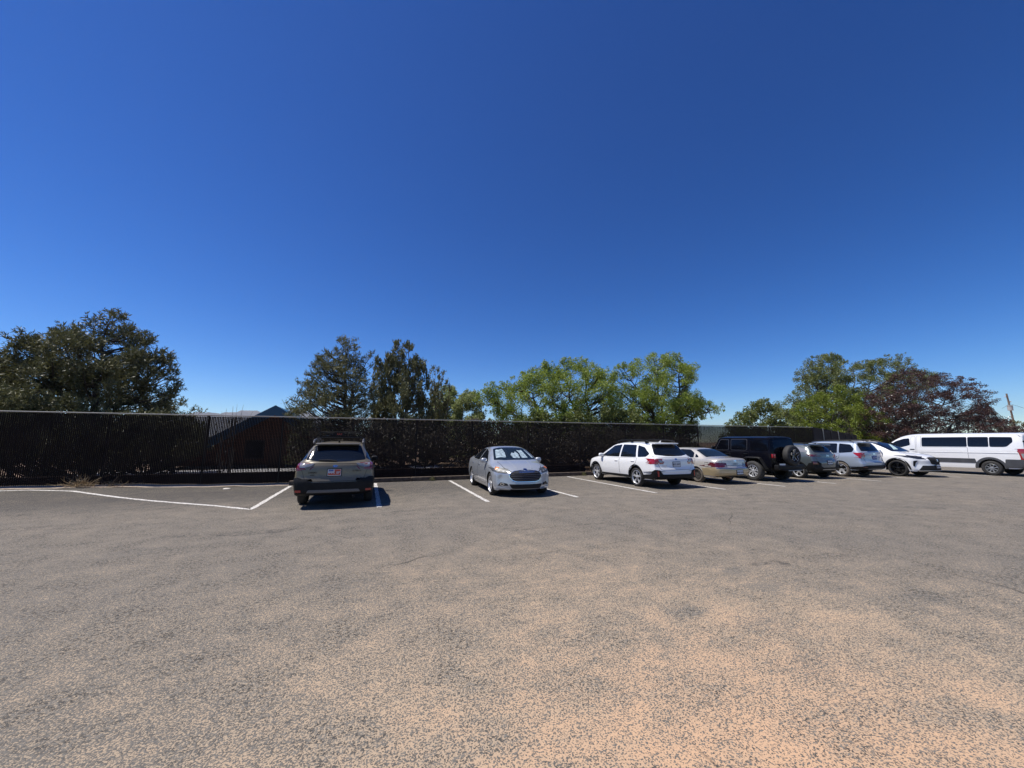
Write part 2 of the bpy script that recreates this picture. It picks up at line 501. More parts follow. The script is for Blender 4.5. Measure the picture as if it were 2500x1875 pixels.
def wagon(name, label, loc, rz, pm, gen):
    c = Car(name, label, 'car', loc, rz, pm, wagon_spec(), None)
    if gen == 6:
        win = [[(2.36, 1.045), (1.64, 1.475), (1.12, 1.52), (1.06, 1.055)], [(.98, 1.055), (1.03, 1.52), (.20, 1.51), (.0, 1.075)], [(-.10, 1.08), (.10, 1.50), (-.36, 1.42), (-.78, 1.20), (-.66, 1.10)]]
    else:
        win = [[(2.36, 1.035), (1.64, 1.47), (1.12, 1.52), (1.06, 1.045)], [(.98, 1.045), (1.03, 1.52), (.20, 1.505), (.0, 1.06)], [(-.10, 1.065), (.10, 1.495), (-.30, 1.42), (-.66, 1.19), (-.56, 1.09)]]
    for w in win: c.patch('side_window', GLASS, [('S', rnd(w, .05))])
    for v in 'LR':
        c.door(rnd([(2.40, .99), (1.04, 1.01), (1.0, .37), (2.20, .36), (2.30, .60)], .03), v, (1.22, .89))
        c.door(rnd([(1.01, 1.01), (-.06, 1.03), (-.02, .86), (.30, .70), (.43, .50), (.46, .37), (.97, .37)], .03), v, (.17, .91))
    c.patch('windscreen', GLASS, [('T', rnd([(-.72, 2.60), (-.585, 1.78), (0, 1.70), (.585, 1.78), (.72, 2.60), (.4, 2.68), (-.4, 2.68)], .04))])
    gate = [(-.79, 1.11), (-.755, .97), (-.66, .70), (-.60, .66), (.60, .66), (.66, .70), (.755, .97), (.79, 1.11)]
    tg = c.door(rnd(gate, .03), 'B', name='tailgate')
    c.patch('rear_window', GLASS, [('B', rnd([(-.70, 1.165), (-.63, 1.32), (-.545, 1.515), (.545, 1.515), (.63, 1.32), (.70, 1.165), (.35, 1.125), (0, 1.115), (-.35, 1.125)], .05))])
    bm = bmesh.new(); box(bm, (0, -.555, 1.563), (1.06, .22, .04), Matrix.Rotation(R(6), 4, 'X'), bev=.018)
    obj('roof_spoiler', bm, pm, c.root)
    if gen == 6:
        for s in (1, -1):
            q = (lambda p: p) if s == 1 else mir
            tl = lamp(c, 'tail_lamp', REDM, [('B', q(rnd([(-.95, 1.10), (-.68, 1.09), (-.69, .985), (-.64, .935), (-.95, .925)], .02))), ('L' if s == 1 else 'R', rnd([(-.70, 1.09), (-1.09, 1.09), (-1.09, .93), (-.90, .95)], .03))])
            c.patch('lamp_lens', CLEARL, [('B', q(rnd([(-.80, 1.085), (-.62, 1.075), (-.47, 1.085), (-.53, 1.03), (-.68, .985), (-.80, .99)], .015)), 0, .012)], tl)
            c.patch('reflector', REDL, [('B', q(rnd([(-.84, .46), (-.72, .46), (-.72, .415), (-.84, .415)], .01)), 0, .026)])
        bp = [(-.935, .33), (-.935, .73), (-.82, .755), (-.72, .72), (-.64, .635), (.64, .635), (.72, .72), (.82, .755), (.935, .73), (.935, .33)]
        c.patch('rear_bumper', BLK, [('B', rnd(bp, .03), 0, .016), ('S', rnd([(-1.12, .33), (-1.12, .72), (-.72, .70), (-.42, .52), (-.40, .33)], .03), 0, .016)])
        c.patch('bumper_trim', mat('grey_plastic', (.11, .11, .115), .35), [('B', rnd([(-.56, .46), (.56, .46), (.60, .40), (-.60, .40)], .02), 0, .026)])
        c.plate('B', -.01, .865, m=PLATEW, frame=BLK, band=[(PLATER, .0, .14, -.06, .07), (PLATER, -.14, .0, -.06, -.01), (PLATEB, -.13, -.02, .03, .065)], txt='4VK 8P', ink=PLATEW, ypush=.0)
        text('OUTBACK', .045, BLK, c.root, (.50, -1.105, .90), (R(90), 0, R(2)), .004)
        text('SUBARU', .05, BLK, c.root, (-.50, -1.105, .87), (R(90), 0, 0), .004); text('AWD', .035, BLK, c.root, (-.50, -1.105, .81), (R(90), 0, 0), .004)
    else:
        for s in (1, -1):
            q = (lambda p: p) if s == 1 else mir
            tl = lamp(c, 'tail_lamp', REDL, [('B', q(rnd([(-.93, 1.03), (-.62, 1.035), (-.50, .91), (-.68, .885), (-.93, .84)], .025))), ('L' if s == 1 else 'R', rnd([(-.58, 1.035), (-1.08, 1.03), (-1.08, .84), (-.86, .88), (-.70, .96)], .03))])
            c.patch('lamp_lens', CLEARL, [('B', q(rnd([(-.72, 1.01), (-.64, 1.01), (-.53, .92), (-.66, .905)], .02)), 0, .011)], tl)
            c.patch('reflector', REDL, [('B', q(rnd([(-.80, .62), (-.75, .62), (-.74, .43), (-.79, .43)], .01)), 0, .03)])
        bp = [(-.93, .33), (-.93, .54), (-.88, .66), (-.70, .64), (-.60, .50), (.60, .50), (.70, .64), (.88, .66), (.93, .54), (.93, .33)]
        c.patch('bumper_cladding', BLK, [('B', rnd(bp, .03), 0, .018), ('S', rnd([(-1.12, .33), (-1.12, .62), (-.98, .64), (-.84, .50), (-.42, .46), (-.38, .33)], .03), 0, .018)])
        c.plate('B', .0, .84, m=PLATEW, frame=INK, txt='B72 5KM')
        text('SUBARU', .05, CHROME, c.root, (-.52, -1.105, .79), (R(90), 0, 0), .004); text('OUTBACK', .04, CHROME, c.root, (.56, -1.10, .90), (R(90), 0, 0), .004)
    l, n = c.hit('B', 0, 1.02)
    c.patch('emblem', CHROME, [('B', ell(0, 1.01, .062, .036)), ('B', ell(0, 1.01, .05, .026), 1, .009), ('B', ell(-.02, 1.012, .012, .01, 6), 0, .012), ('B', ell(.015, 1.015, .008, .008, 6), 0, .012), ('B', ell(.02, 1.0, .008, .007, 6), 0, .012)], mats=[CHROME, PLATEB], res=.2)
    bm = bmesh.new(); a, _ = c.hit('B', .02, 1.14); b, _ = c.hit('B', -.40, 1.16)
    tube(bm, [a+Vector((0, -.03, .0)), (a+b)/2+Vector((0, -.045, .015)), b+Vector((0, -.03, 0))], [.022, .018, .010], 6); obj('rear_wiper', bm, BLK, c.root)
    # sills, arches, rails
    c.patch('sill_cladding', BLK, [('S', rnd([(.42, .30), (.42, .36), (.50, .40), (2.28, .38), (2.34, .30)], .02), 0, .016)])
    c.arch_trim(None, BLK, .055, .012)
    c.patch('front_bumper', BLK, [('F', rnd([(-.9, .30), (-.9, .55), (-.45, .50), (.45, .50), (.9, .55), (.9, .30)], .04), 0, .012), ('S', rnd([(3.16, .30), (3.18, .50), (3.45, .56), (3.66, .55), (3.66, .30)], .03), 0, .012)])
    c.patch('grille', BLK, [('F', rnd([(-.42, .80), (-.36, .60), (.36, .60), (.42, .80)], .03))])
    for s in (1, -1):
        q = (lambda p: p) if s == 1 else mir
        lamp(c, 'headlight', CLEARL, [('F', q(rnd([(-.82, .86), (-.46, .80), (-.48, .68), (-.80, .74)], .03))), ('L' if s == 1 else 'R', rnd([(3.22, .88), (3.60, .83), (3.60, .72), (3.40, .74)], .03))])
    for s in (-1, 1):
        bm = bmesh.new()
        x = s*.60
        pts = [(x, -.42, 1.585), (x, -.30, 1.655), (x, .1, 1.69), (x, 1.0, 1.695), (x, 1.45, 1.66), (x, 1.62, 1.58)]
        tube(bm, pts, [.022, .026, .02, .02, .026, .022], 8)
        for yy, zz in ((-.30, 1.61), (.55, 1.645), (1.42, 1.61)): box(bm, (x, yy, zz), (.05, .14, .09), bev=.015)
        obj('roof_rail', bm, BLK if gen == 5 else mat('rail_grey', (.12, .12, .125), .4, .3), c.root)
    c.mirror(2.28, 1.08, .86, m=pm if gen == 5 else BLK)
    bm = bmesh.new(); tube(bm, [(0, -.28, 1.60), (0, -.36, 1.66)], [.03, .008], 6); obj('antenna', bm, pm if gen == 5 else BLK, c.root)
    bm = bmesh.new(); tube(bm, [(.45, -.9, .30), (.45, -1.08, .29)], .035, 10); obj('exhaust', bm, BLK, c.root)
    c.wheels(.345, 2.745, 1.60, style=('pair', 5, .035) if gen == 5 else ('spoke', 5, .09), rim=ALLOY if gen == 5 else ALLOYD, width=.225, rim_r=.245)
    bm = bmesh.new(); box(bm, (0, 1.3, .36), (1.3, 3.9, .16)); obj('underbody', bm, UNDER, c.root)
    return c

GREEN = paint('olive_paint', (.150, .128, .084), .15, .34, .08)
GREEN.node_tree.nodes['Principled BSDF'].inputs['Coat Weight'].default_value = .35
WHITE = paint('white_paint', (.80, .80, .79), 0, .35, .05)
SILVER = paint('silver_paint', (.40, .425, .455), .35, .30, .04)
c = wagon('station_wagon', 'olive green station wagon with black roof basket and grey roof rails, parked tail out', (-.74, 11.70, 0), R(-.3), GREEN, 6)
# steel roof basket carried on the rails
t = thing('roof_basket', 'black open roof basket on top of the olive green station wagon', 'roof rack', (-.74, 11.70, 0), R(-.3))
bm = bmesh.new()
for x in (-.5, .5):
    for z in (1.76, 1.88): tube(bm, [(x, -.05, z), (x, 1.35, z)], .014, 6)
for y in (-.05, 1.35):
    for z in (1.76, 1.88): tube(bm, [(-.5, y, z), (.5, y, z)], .014, 6)
for x in (-.5, -.17, .17, .5):
    for y in (-.05, 1.35): tube(bm, [(x, y, 1.76), (x, y, 1.88)], .012, 6)
obj('basket_frame', bm, BLK, t)
bm = bmesh.new()
for k in range(8): box(bm, (0, .05+k*.175, 1.755), (1.0, .03, .012))
obj('basket_floor', bm, BLK, t)
for y in (.2, 1.1):
    bm = bmesh.new(); box(bm, (0, y, 1.725), (1.24, .07, .035), bev=.012); obj('cross_bar', bm, BLK, t)
bm = bmesh.new(); box(bm, (-.02, -.065, 1.82), (.26, .012, .085)); fp = obj('fairing_plate', bm, BLK, t)
text('RAX', .07, PLATER, fp, (-.02, -.073, 1.82), (R(90), 0, 0))

wagon('station_wagon', 'white station wagon with black lower cladding, parked beside the gold sedan', (10.2, 11.95, 0), R(-1.2), WHITE, 5)

# ------------------------------------------------------------------ silver sedan, facing the camera
sp = dict(yR=-1.09, yF=3.78,
    zt=[(-1.09, 1.00), (-1.0, 1.08), (-.6, 1.125), (-.3, 1.17), (.5, 1.405), (1.1, 1.47), (1.5, 1.475), (1.85, 1.42), (2.15, 1.30), (2.72, 1.045), (2.85, 1.01), (3.2, .945), (3.5, .86), (3.70, .775), (3.78, .72)],
    zs=[(-1.09, .92), (-.3, 1.0), (.8, .965), (2.0, .93), (2.8, .885), (3.3, .80), (3.78, .62)],
    w=[(-1.09, .76), (-.95, .85), (-.4, .915), (1.5, .925), (2.9, .925), (3.35, .90), (3.62, .83), (3.78, .74)],
    wr=[(-1.09, .70), (-.6, .74), (-.2, .68), (.5, .58), (1.3, .575), (1.85, .60), (2.75, .76), (3.3, .76), (3.6, .68), (3.78, .58)],
    zb=[(-1.09, .34), (-.7, .24), (3.2, .20), (3.6, .19), (3.78, .24)],
    er=[(.3, .06), (.5, .0), (.9, .03), (1.1, .06)], ef=[(.2, .05), (.34, .0), (.55, .02), (.66, .03), (.85, .14)],
    arches=[(0, .375, .335), (2.85, .375, .335)], cr=.16, cf=.36, nose_pow=2.3)
c = Car('sedan_car', 'silver sedan facing out with a foil sunshade behind its windscreen', 'car', (4.63, 11.60+2.85, 0), R(180-3.0), SILVER, sp)
for w in ([(2.28, .99), (1.72, 1.30), (1.30, 1.385), (1.18, 1.0)], [(1.09, 1.0), (1.21, 1.39), (.55, 1.355), (.20, 1.05), (.24, 1.025)], [(.14, 1.05), (.42, 1.315), (.05, 1.20), (-.18, 1.09)]):
    c.patch('side_window', GLASS, [('S', rnd(w, .04))])
for v in 'LR':
    c.door(rnd([(2.34, .93), (1.14, .965), (1.10, .33), (2.28, .31), (2.36, .6)], .03), v, (1.32, .86))
    c.door(rnd([(1.11, .965), (.02, .99), (.06, .80), (.34, .62), (.42, .33), (1.07, .33)], .03), v, (.25, .88))
c.patch('windscreen', GLASSL, [('T', rnd([(-.715, 2.60), (-.56, 1.86), (-.3, 1.80), (.3, 1.80), (.56, 1.86), (.715, 2.60), (.4, 2.72), (-.4, 2.72)], .05))])
FOIL = mat('foil', (.46, .56, .57), .25, .35, vary=.6, bump=1.0, scale=14)
SHD = mat('interior_dark', (.012, .018, .022), .3)
sh = c.patch('sunshade', FOIL, [('T', rnd([(.29, 2.54), (.46, 2.50), (.62, 2.52), (.56, 2.20), (.50, 1.98), (.40, 2.02), (.27, 1.95), (.25, 2.24)], .05), 0, .007), ('T', rnd([(-.17, 2.60), (.05, 2.58), (.10, 2.40), (.02, 2.24), (-.06, 2.30), (-.12, 2.16), (-.19, 2.34)], .04), 0, .007), ('T', rnd([(-.45, 2.56), (-.23, 2.58), (-.25, 2.26), (-.20, 2.06), (-.30, 2.10), (-.38, 2.04), (-.41, 2.28)], .04), 0, .007), ('T', rnd([(-.655, 2.50), (-.60, 2.54), (-.49, 2.0), (-.515, 1.96)], .02), 0, .007)])
c.patch('shade_fold', SHD, [('T', [(.20, 2.50), (.24, 2.52), (.20, 2.02), (.16, 2.02)], 0, .008)], sh)
c.patch('bonnet', SILVER, [('T', rnd([(-.66, 2.78), (.66, 2.78), (.62, 3.30), (.44, 3.62), (-.44, 3.62), (-.62, 3.30)], .06), 1, .0015), ('T', rnd([(-.65, 2.79), (.65, 2.79), (.61, 3.29), (.43, 3.60), (-.43, 3.60), (-.61, 3.29)], .06), 0, .005)], mats=[SILVER, GAP])
for s in (-1, 1):
    c.patch('bonnet_crease', SILVER, [('T', [(s*.30, 2.82), (s*.335, 2.82), (s*.245, 3.52), (s*.225, 3.52)], 0, .014)], thick=.004)
grp = rnd([(-.50, .60), (-.47, .69), (-.34, .755), (.34, .755), (.47, .69), (.50, .60), (.40, .49), (.30, .465), (-.30, .465), (-.40, .49)], .04)
g = c.patch('grille', GAP, [('F', grow(grp, .012), 1, .006), ('F', grp, 0, .009)], mats=[GAP, CHROME])
for k in range(5):
    z = .505+k*.048; hw = .455 if 0 < k < 4 else .38
    bm = bmesh.new(); pts = [c.hit('F', -hw+2*hw*i/10, z) for i in range(11)]
    tube(bm, [p[0]+p[1]*.013 for p in pts], .0105, 6); obj('grille_bar', bm, mat('grille_bar_grey', (.13, .13, .14), .3, .6), g)
c.patch('emblem', PLATEB, [('F', ell(0, .795, .062, .026), 1, .008), ('F', ell(0, .795, .052, .019), 0, .011)], mats=[mat('emblem_navy', (.01, .015, .06), .2, coat=1), CHROME], res=.3)
c.patch('lower_intake', GAP, [('F', rnd([(-.52, .385), (.52, .385), (.43, .255), (-.43, .255)], .03), 0, .006)])
c.patch('front_lip', BLK, [('F', rnd([(-.50, .235), (.50, .235), (.46, .205), (-.46, .205)], .01), 0, .008)])
for s in (1, -1):
    q = (lambda p: p) if s == 1 else mir
    S = 'L' if s == 1 else 'R'
    hl = lamp(c, 'headlight', LAMPG, [('F', q(rnd([(-.90, .84), (-.74, .80), (-.52, .725), (-.56, .685), (-.78, .70), (-.90, .74)], .02)), 0, .006), (S, rnd([(3.12, .875), (3.50, .80), (3.50, .70), (3.22, .78)], .03), 0, .006)], mats=[LAMPG])
    c.patch('lamp_housing', LAMPG, [('F', q(rnd([(-.80, .79), (-.73, .785), (-.56, .725), (-.58, .70), (-.78, .715)], .015)), 0, .011)], hl)
    for xx in (-.745, -.64): c.patch('projector', LAMPC, [('F', q(ell(xx, .742+(xx+.64)*-.25, .032, .027, 14)), 0, .014)], hl, res=.2)
    c.patch('turn_signal', AMBER, [(S, rnd([(3.16, .865), (3.27, .845), (3.27, .785), (3.22, .79)], .02), 0, .012)], hl)
    fl = c.patch('fog_lamp', GAP, [('F', q(rnd([(-.80, .335), (-.72, .43), (-.56, .40), (-.53, .34)], .02)), 0, .007)])
    c.patch('lamp_lens', CLEARL, [('F', q(ell(-.68, .375, .05, .036, 16)), 1, .010), ('F', q(ell(-.68, .375, .032, .024, 14)), 0, .014)], fl, mats=[DARKL, CHROME], res=.2)
    lamp(c, 'tail_lamp', REDL, [('B', q(rnd([(-.84, .98), (-.45, 1.0), (-.47, .90), (-.84, .86)], .03))), (S, rnd([(-.6, 1.0), (-1.0, .98), (-1.0, .88), (-.8, .90)], .03))])
    c.patch('bumper_blade', SILVER, [('F', q(rnd([(-.84, .30), (-.50, .265), (-.46, .225), (-.80, .235)], .015)), 0, .02)])
c.patch('rear_window', GLASS, [('T', rnd([(-.62, -.10), (-.54, .46), (.54, .46), (.62, -.10)], .05))])
c.mirror(2.22, 1.02, .87, m=SILVER, base=SILVER)
bm = bmesh.new(); tube(bm, [(0, .1, 1.38), (0, .02, 1.42)], [.03, .008], 6); obj('antenna', bm, SILVER, c.root)
c.wheels(.335, 2.85, 1.585, style=('pair', 5, .035), rim=ALLOY, rim_r=.24, width=.24)
bm = bmesh.new(); box(bm, (0, 1.3, .29), (1.3, 3.9, .14)); obj('underbody', bm, UNDER, c.root)

# ------------------------------------------------------------------ gold / beige older sedan
GOLD = paint('beige_paint', (.56, .53, .47), .35, .35, .12)
GOLD2 = paint('gold_paint', (.46, .37, .22), .35, .35, .12)
sp = dict(yR=-1.15, yF=3.62,
    zt=[(-1.15, .93), (-1.08, .985), (-.6, 1.02), (-.42, 1.035), (-.30, 1.08), (.30, 1.33), (.6, 1.375), (1.2, 1.395), (1.7, 1.36), (2.5, 1.0), (2.65, .97), (3.3, .88), (3.55, .78), (3.62, .70)],
    zs=[(-1.15, .86), (-.5, .935), (1, .92), (2.6, .88), (3.62, .62)],
    w=[(-1.15, .78), (-1.05, .835), (-.7, .87), (0, .885), (2.8, .885), (3.4, .84), (3.62, .72)],
    wr=[(-1.15, .72), (-.6, .74), (-.3, .70), (.4, .56), (1.3, .56), (1.8, .60), (2.6, .72), (3.3, .70), (3.62, .58)],
    zb=[(-1.15, .33), (-.8, .26), (3.2, .22), (3.62, .28)],
    er=[(.3, .08), (.42, .0), (.62, .0), (.64, .035), (.95, .09)], ef=[(.25, .05), (.45, .0), (.7, .05), (.9, .15)],
    arches=[(0, .345, .30), (2.62, .345, .30)], cr=.13, cf=.35)
c = Car('sedan_car', 'older beige and gold sedan with bare steel rear wheel, between white wagon and black jeep', 'car', (13.42, 12.32, 0), R(-1), GOLD, sp)
for w in ([(2.2, .955), (1.62, 1.28), (1.15, 1.315), (1.10, .965)], [(1.02, .965), (1.07, 1.315), (.52, 1.30), (.24, 1.17), (.16, .985)], [(.08, .99), (.15, 1.14), (-.02, 1.06), (-.08, 1.0)]):
    c.patch('side_window', GLASS, [('S', rnd(w, .04))])
for v in 'LR':
    c.door(rnd([(2.3, .91), (1.06, .93), (1.03, .30), (2.2, .30)], .03), v, (1.2, .82))
    c.door(rnd([(1.03, .93), (.06, .95), (.06, .75), (.30, .56), (.38, .30), (1.0, .30)], .03), v, (.25, .83))
    c.patch('lower_panel', GOLD2, [(v, rnd([(-1.1, .33), (-1.1, .60), (-.31, .60), (-.35, .33)], .02), 0, .009)])
c.patch('rear_window', GLASSL, [('T', rnd([(-.66, -.36), (-.53, .27), (.53, .27), (.66, -.36), (.3, -.40), (-.3, -.40)], .06))])
c.patch('windscreen', GLASS, [('T', rnd([(-.68, 2.4), (-.54, 1.75), (.54, 1.75), (.68, 2.4)], .05))])
c.door(rnd([(-.60, .97), (-.56, .72), (.56, .72), (.60, .97)], .03), 'B', name='boot_lid')
c.patch('rear_bumper', GOLD2, [('B', rnd([(-.84, .32), (-.88, .635), (.88, .635), (.84, .32)], .03), 0, .016), ('B', [(-.82, .60), (.82, .60), (.82, .625), (-.82, .625)], 1, .024), ('B', [(-.80, .47), (.80, .47), (.80, .482), (-.80, .482)], 1, .018)], mats=[GOLD2, CHROME])
for s in (1, -1):
    q = (lambda p: p) if s == 1 else mir
    tl = lamp(c, 'tail_lamp', REDD, [('B', q(rnd([(-.88, .83), (-.42, .82), (-.40, .66), (-.88, .655)], .035)), 0, .009), ('L' if s == 1 else 'R', rnd([(-.86, .80), (-1.08, .83), (-1.08, .66), (-.86, .67)], .03), 0, .009)])
    c.patch('lamp_lens', CLEARL, [('B', q(rnd([(-.50, .72), (-.42, .72), (-.41, .67), (-.50, .67)], .01)), 0, .013)], tl)
c.patch('emblem', CHROME, [('B', ell(.02, .885, .06, .038), 0, .009), ('B', ell(.02, .885, .048, .028), 1, .012), ('B', ell(.02, .885, .02, .026, 12), 0, .014), ('B', ell(.02, .893, .03, .010, 12), 0, .016)], mats=[CHROME, GOLD], res=.3)
text('C A M R Y', .055, INK, c.root, (0, -1.105, .77), (R(90), 0, 0), .004)
c.plate('B', .12, .46, off=.022, frame=BLK, txt='K48 2CN')
bm = bmesh.new(); tube(bm, [(-.3, -.9, .27), (-.3, -1.12, .26)], .03, 8); obj('exhaust', bm, mat('rusty_steel', (.16, .09, .05), .8), c.root)
c.patch('fuel_flap', GOLD, [('L', rnd([(-.44, .82), (-.62, .82), (-.62, .66), (-.44, .66)], .03), 1, .0015), ('L', rnd([(-.45, .81), (-.61, .81), (-.61, .67), (-.45, .67)], .03), 0, .005)], mats=[GOLD, GAP])
c.mirror(2.05, .97, .83, m=GOLD)
c.wheels(.30, 2.62, 1.50, style=('spoke', 12, .055), rim=mat('dirty_steel', (.07, .065, .06), .6, .5), tyre=TYRED, rim_r=.195, width=.2)
bm = bmesh.new(); box(bm, (0, 1.2, .3), (1.2, 3.6, .14)); obj('underbody', bm, UNDER, c.root)

# ------------------------------------------------------------------ black off-roader
JB = paint('black_paint', (.003, .0035, .007), 0, .16, .015)
JB.node_tree.nodes['Principled BSDF'].inputs['Coat Weight'].default_value = .0
JB.node_tree.nodes['Principled BSDF'].inputs['Specular IOR Level'].default_value = .1
sp = dict(yR=-.80, yF=3.55,
    zt=[(-.80, 1.79), (-.74, 1.83), (-.5, 1.845), (1.5, 1.86), (1.72, 1.83), (1.8, 1.77), (2.10, 1.33), (2.18, 1.26), (2.3, 1.235), (3.3, 1.19), (3.50, 1.14), (3.55, 1.08)],
    zs=[(-.80, 1.22), (1.9, 1.22), (2.2, 1.19), (3.55, 1.02)],
    w=[(-.80, .775), (-.74, .795), (2.2, .80), (2.5, .74), (3.5, .66), (3.55, .62)],
    wr=[(-.80, .66), (-.74, .70), (1.7, .71), (2.2, .71), (2.5, .66), (3.5, .58), (3.55, .54)],
    zb=[(-.80, .58), (3.55, .55)], rd=[(-.80, .06), (2.1, .05), (3.55, .05)],
    er=[(.5, .03), (.7, 0), (1.22, .02), (1.85, .14)], ef=[(.5, .0), (1.1, .03)], side=[(0, .97), (.2, 1), (.9, 1), (1, .985)],
    arches=[(0, .52, .41), (3.008, .52, .41)], cr=.03, cf=.08, nose_pow=4, bulge=.005, crown=.2)
c = Car('off_road_car', 'black boxy four door off-roader with star wheel spare tyre on its tail', 'car', (16.24, 12.02, 0), R(-.5), JB, sp)
GF = mat('window_edge', (.10, .10, .11), .4, .3)
for w in ([(1.92, 1.27), (1.66, 1.72), (1.22, 1.73), (1.22, 1.27)], [(1.08, 1.27), (1.08, 1.73), (.30, 1.73), (.30, 1.30), (.36, 1.27)], [(.12, 1.27), (.12, 1.72), (-.66, 1.70), (-.68, 1.27)]):
    c.patch('side_window', GLASS, [('S', grow(rnd(w, .05), .014), 1, .004), ('S', rnd(w, .05), 0, .008)], mats=[GLASSD, GF if w[0][0] > .2 else JB])
for v in 'LR':
    c.door(rnd([(2.08, 1.21), (1.16, 1.21), (1.16, .60), (2.02, .60)], .04), v, (1.28, 1.10), BLK)
    c.door(rnd([(1.13, 1.21), (.22, 1.21), (.22, 1.02), (.50, .72), (.55, .60), (1.13, .60)], .04), v, (.36, 1.10), BLK)
c.patch('rear_window', GLASSD, [('B', rnd([(-.58, 1.30), (-.54, 1.70), (.54, 1.70), (.58, 1.30)], .06))])
c.patch('windscreen', GLASSD, [('T', rnd([(-.66, 2.08), (-.64, 1.83), (.64, 1.83), (.66, 2.08)], .04))])
c.door(rnd([(-.60, 1.25), (-.60, .66), (.60, .66), (.60, 1.25)], .05), 'B', name='tailgate')
for s in (1, -1):
    q = (lambda p: p) if s == 1 else mir
    bm = bmesh.new(); box(bm, (s*-.735, -.84, 1.02), (.135, .10, .25), bev=.02); tl = obj('tail_lamp', bm, BLK, c.root)
    bm = bmesh.new(); box(bm, (s*-.735, -.892, 1.05), (.105, .02, .16), bev=.008); box(bm, (s*-.805, -.84, 1.05), (.012, .07, .15), bev=.004); obj('lamp_lens', bm, REDL, tl)
    lamp(c, 'headlight', CLEARL, [('F', ell(s*.48, .98, .09, .09))])
    # fender flares
    for yc in (0, 3.008):
        bm = bmesh.new(); pr = [(-.68, .50), (-.62, .58), (-.40, .93), (-.30, .965), (.30, .965), (.44, .90), (.70, .50)]
        vv = []
        for y, z in pr:
            vv.append([bm.verts.new((s*x, yc+y*.9, z+dz)) for x, dz in ((.74, .03), (.90, .03), (.935, .0), (.935, -.03), (.90, -.035), (.74, -.03))])
        for a, b in zip(vv, vv[1:]):
            for k in range(6): bm.faces.new((a[k], a[(k+1) % 6], b[(k+1) % 6], b[k]))
        bm.faces.new(vv[0]); bm.faces.new(vv[-1][::-1]); bmesh.ops.recalc_face_normals(bm, faces=bm.faces)
        obj('wheel_arch', bm, BLK, c.root, 30)
    bm = bmesh.new(); tube(bm, [(s*.80, .62, .47), (s*.86, .70, .45), (s*.86, 2.3, .45), (s*.80, 2.38, .47)], .035, 8); obj('side_step', bm, BLK, c.root)
bm = bmesh.new(); box(bm, (0, -.93, .60), (1.55, .20, .20), bev=.04); box(bm, (.0, -.99, .50), (1.1, .12, .06), bev=.02); rb = obj('rear_bumper', bm, BLK, c.root)
bm = bmesh.new(); box(bm, (0, 3.70, .58), (1.5, .22, .2), bev=.04); obj('front_bumper', bm, BLK, c.root)
bm = bmesh.new(); box(bm, (.15, -1.05, .465), (.8, .02, .03), bev=.008); obj('tow_bar', bm, STEEL, c.root)
sw = c.wheel(0, 0, .41, width=.25, rim_r=.25, style=('spoke', 5, .085), rim=ALLOYD)
sw.name = 'spare_wheel'; sw.location = (.10, -1.00, 1.07); sw.rotation_euler = (0, 0, R(-90))
bm = bmesh.new()
pp = []
for k in range(10):
    a = R(90+36*k); rr = .235 if k % 2 == 0 else .10
    for d in ((-.19, .19) if k % 2 == 0 else (0,)): pp.append((.145, rr*math.cos(a+d), rr*math.sin(a+d)))
pp.append(pp[0]); tube(bm, pp, .009, 5); obj('wheel_accent', bm, mat('pale_accent', (.5, .5, .5), .5), sw)
bm = bmesh.new(); box(bm, (.10, -.86, 1.07), (.30, .14, .30), bev=.03); obj('spare_carrier', bm, BLK, c.root)
c.plate('B', -.50, .66, off=.05, txt='9GV4 XD', m=PLATEW, frame=STEEL, ypush=.17)
c.mirror(1.95, 1.30, .86, (.1, .2, .18), m=BLK)
c.patch('grille', GAP, [('F', [(x-.03, .86), (x+.03, .86), (x+.03, 1.08), (x-.03, 1.08)]) for x in (-.3, -.2, -.1, 0, .1, .2, .3)])
c.wheels(.41, 3.008, 1.62, style=('y', 6, .045), rim=ALLOY, rim_r=.245, width=.27, tyre=mat('grey_tyre_rubber', (.035, .034, .033), .8, vary=.3))
bm = bmesh.new(); box(bm, (0, 1.4, .52), (1.2, 4.0, .2)); obj('underbody', bm, UNDER, c.root)
bm = bmesh.new(); tube(bm, [(-.75, 2.15, 1.25), (-.78, 2.2, 2.0)], .006, 5); obj('antenna', bm, BLK, c.root)

# ------------------------------------------------------------------ grey small crossover
KG = paint('slate_paint', (.085, .105, .115), .3, .3, .06)
sp = dict(yR=-.80, yF=3.42,
    zt=[(-.80, 1.09), (-.76, 1.13), (-.62, 1.24), (-.38, 1.45), (-.28, 1.505), (.2, 1.545), (.8, 1.555), (1.3, 1.53), (1.7, 1.40), (2.4, 1.07), (2.5, 1.04), (3.2, .95), (3.42, .78)],
    zs=[(-.80, 1.03), (0, 1.02), (1.2, .98), (2.5, .92), (3.42, .70)],
    w=[(-.80, .82), (-.72, .86), (-.4, .895), (2.6, .895), (3.2, .84), (3.42, .72)],
    wr=[(-.80, .70), (-.6, .66), (-.3, .56), (.8, .59), (1.5, .60), (2.4, .72), (3.2, .68), (3.42, .58)],
    zb=[(-.80, .40), (-.5, .30), (3.1, .28), (3.42, .34)],
    er=[(.3, .08), (.5, .0), (.7, .0), (.9, .05), (1.1, .07)], ef=[(.3, .05), (.5, 0), (.9, .12)],
    arches=[(0, .385, .335), (2.6, .385, .335)], cr=.13, cf=.34)
c = Car('crossover_car', 'slate grey small crossover half hidden behind the black off-roader', 'car', (19.22, 12.15, 0), R(-.5), KG, sp)
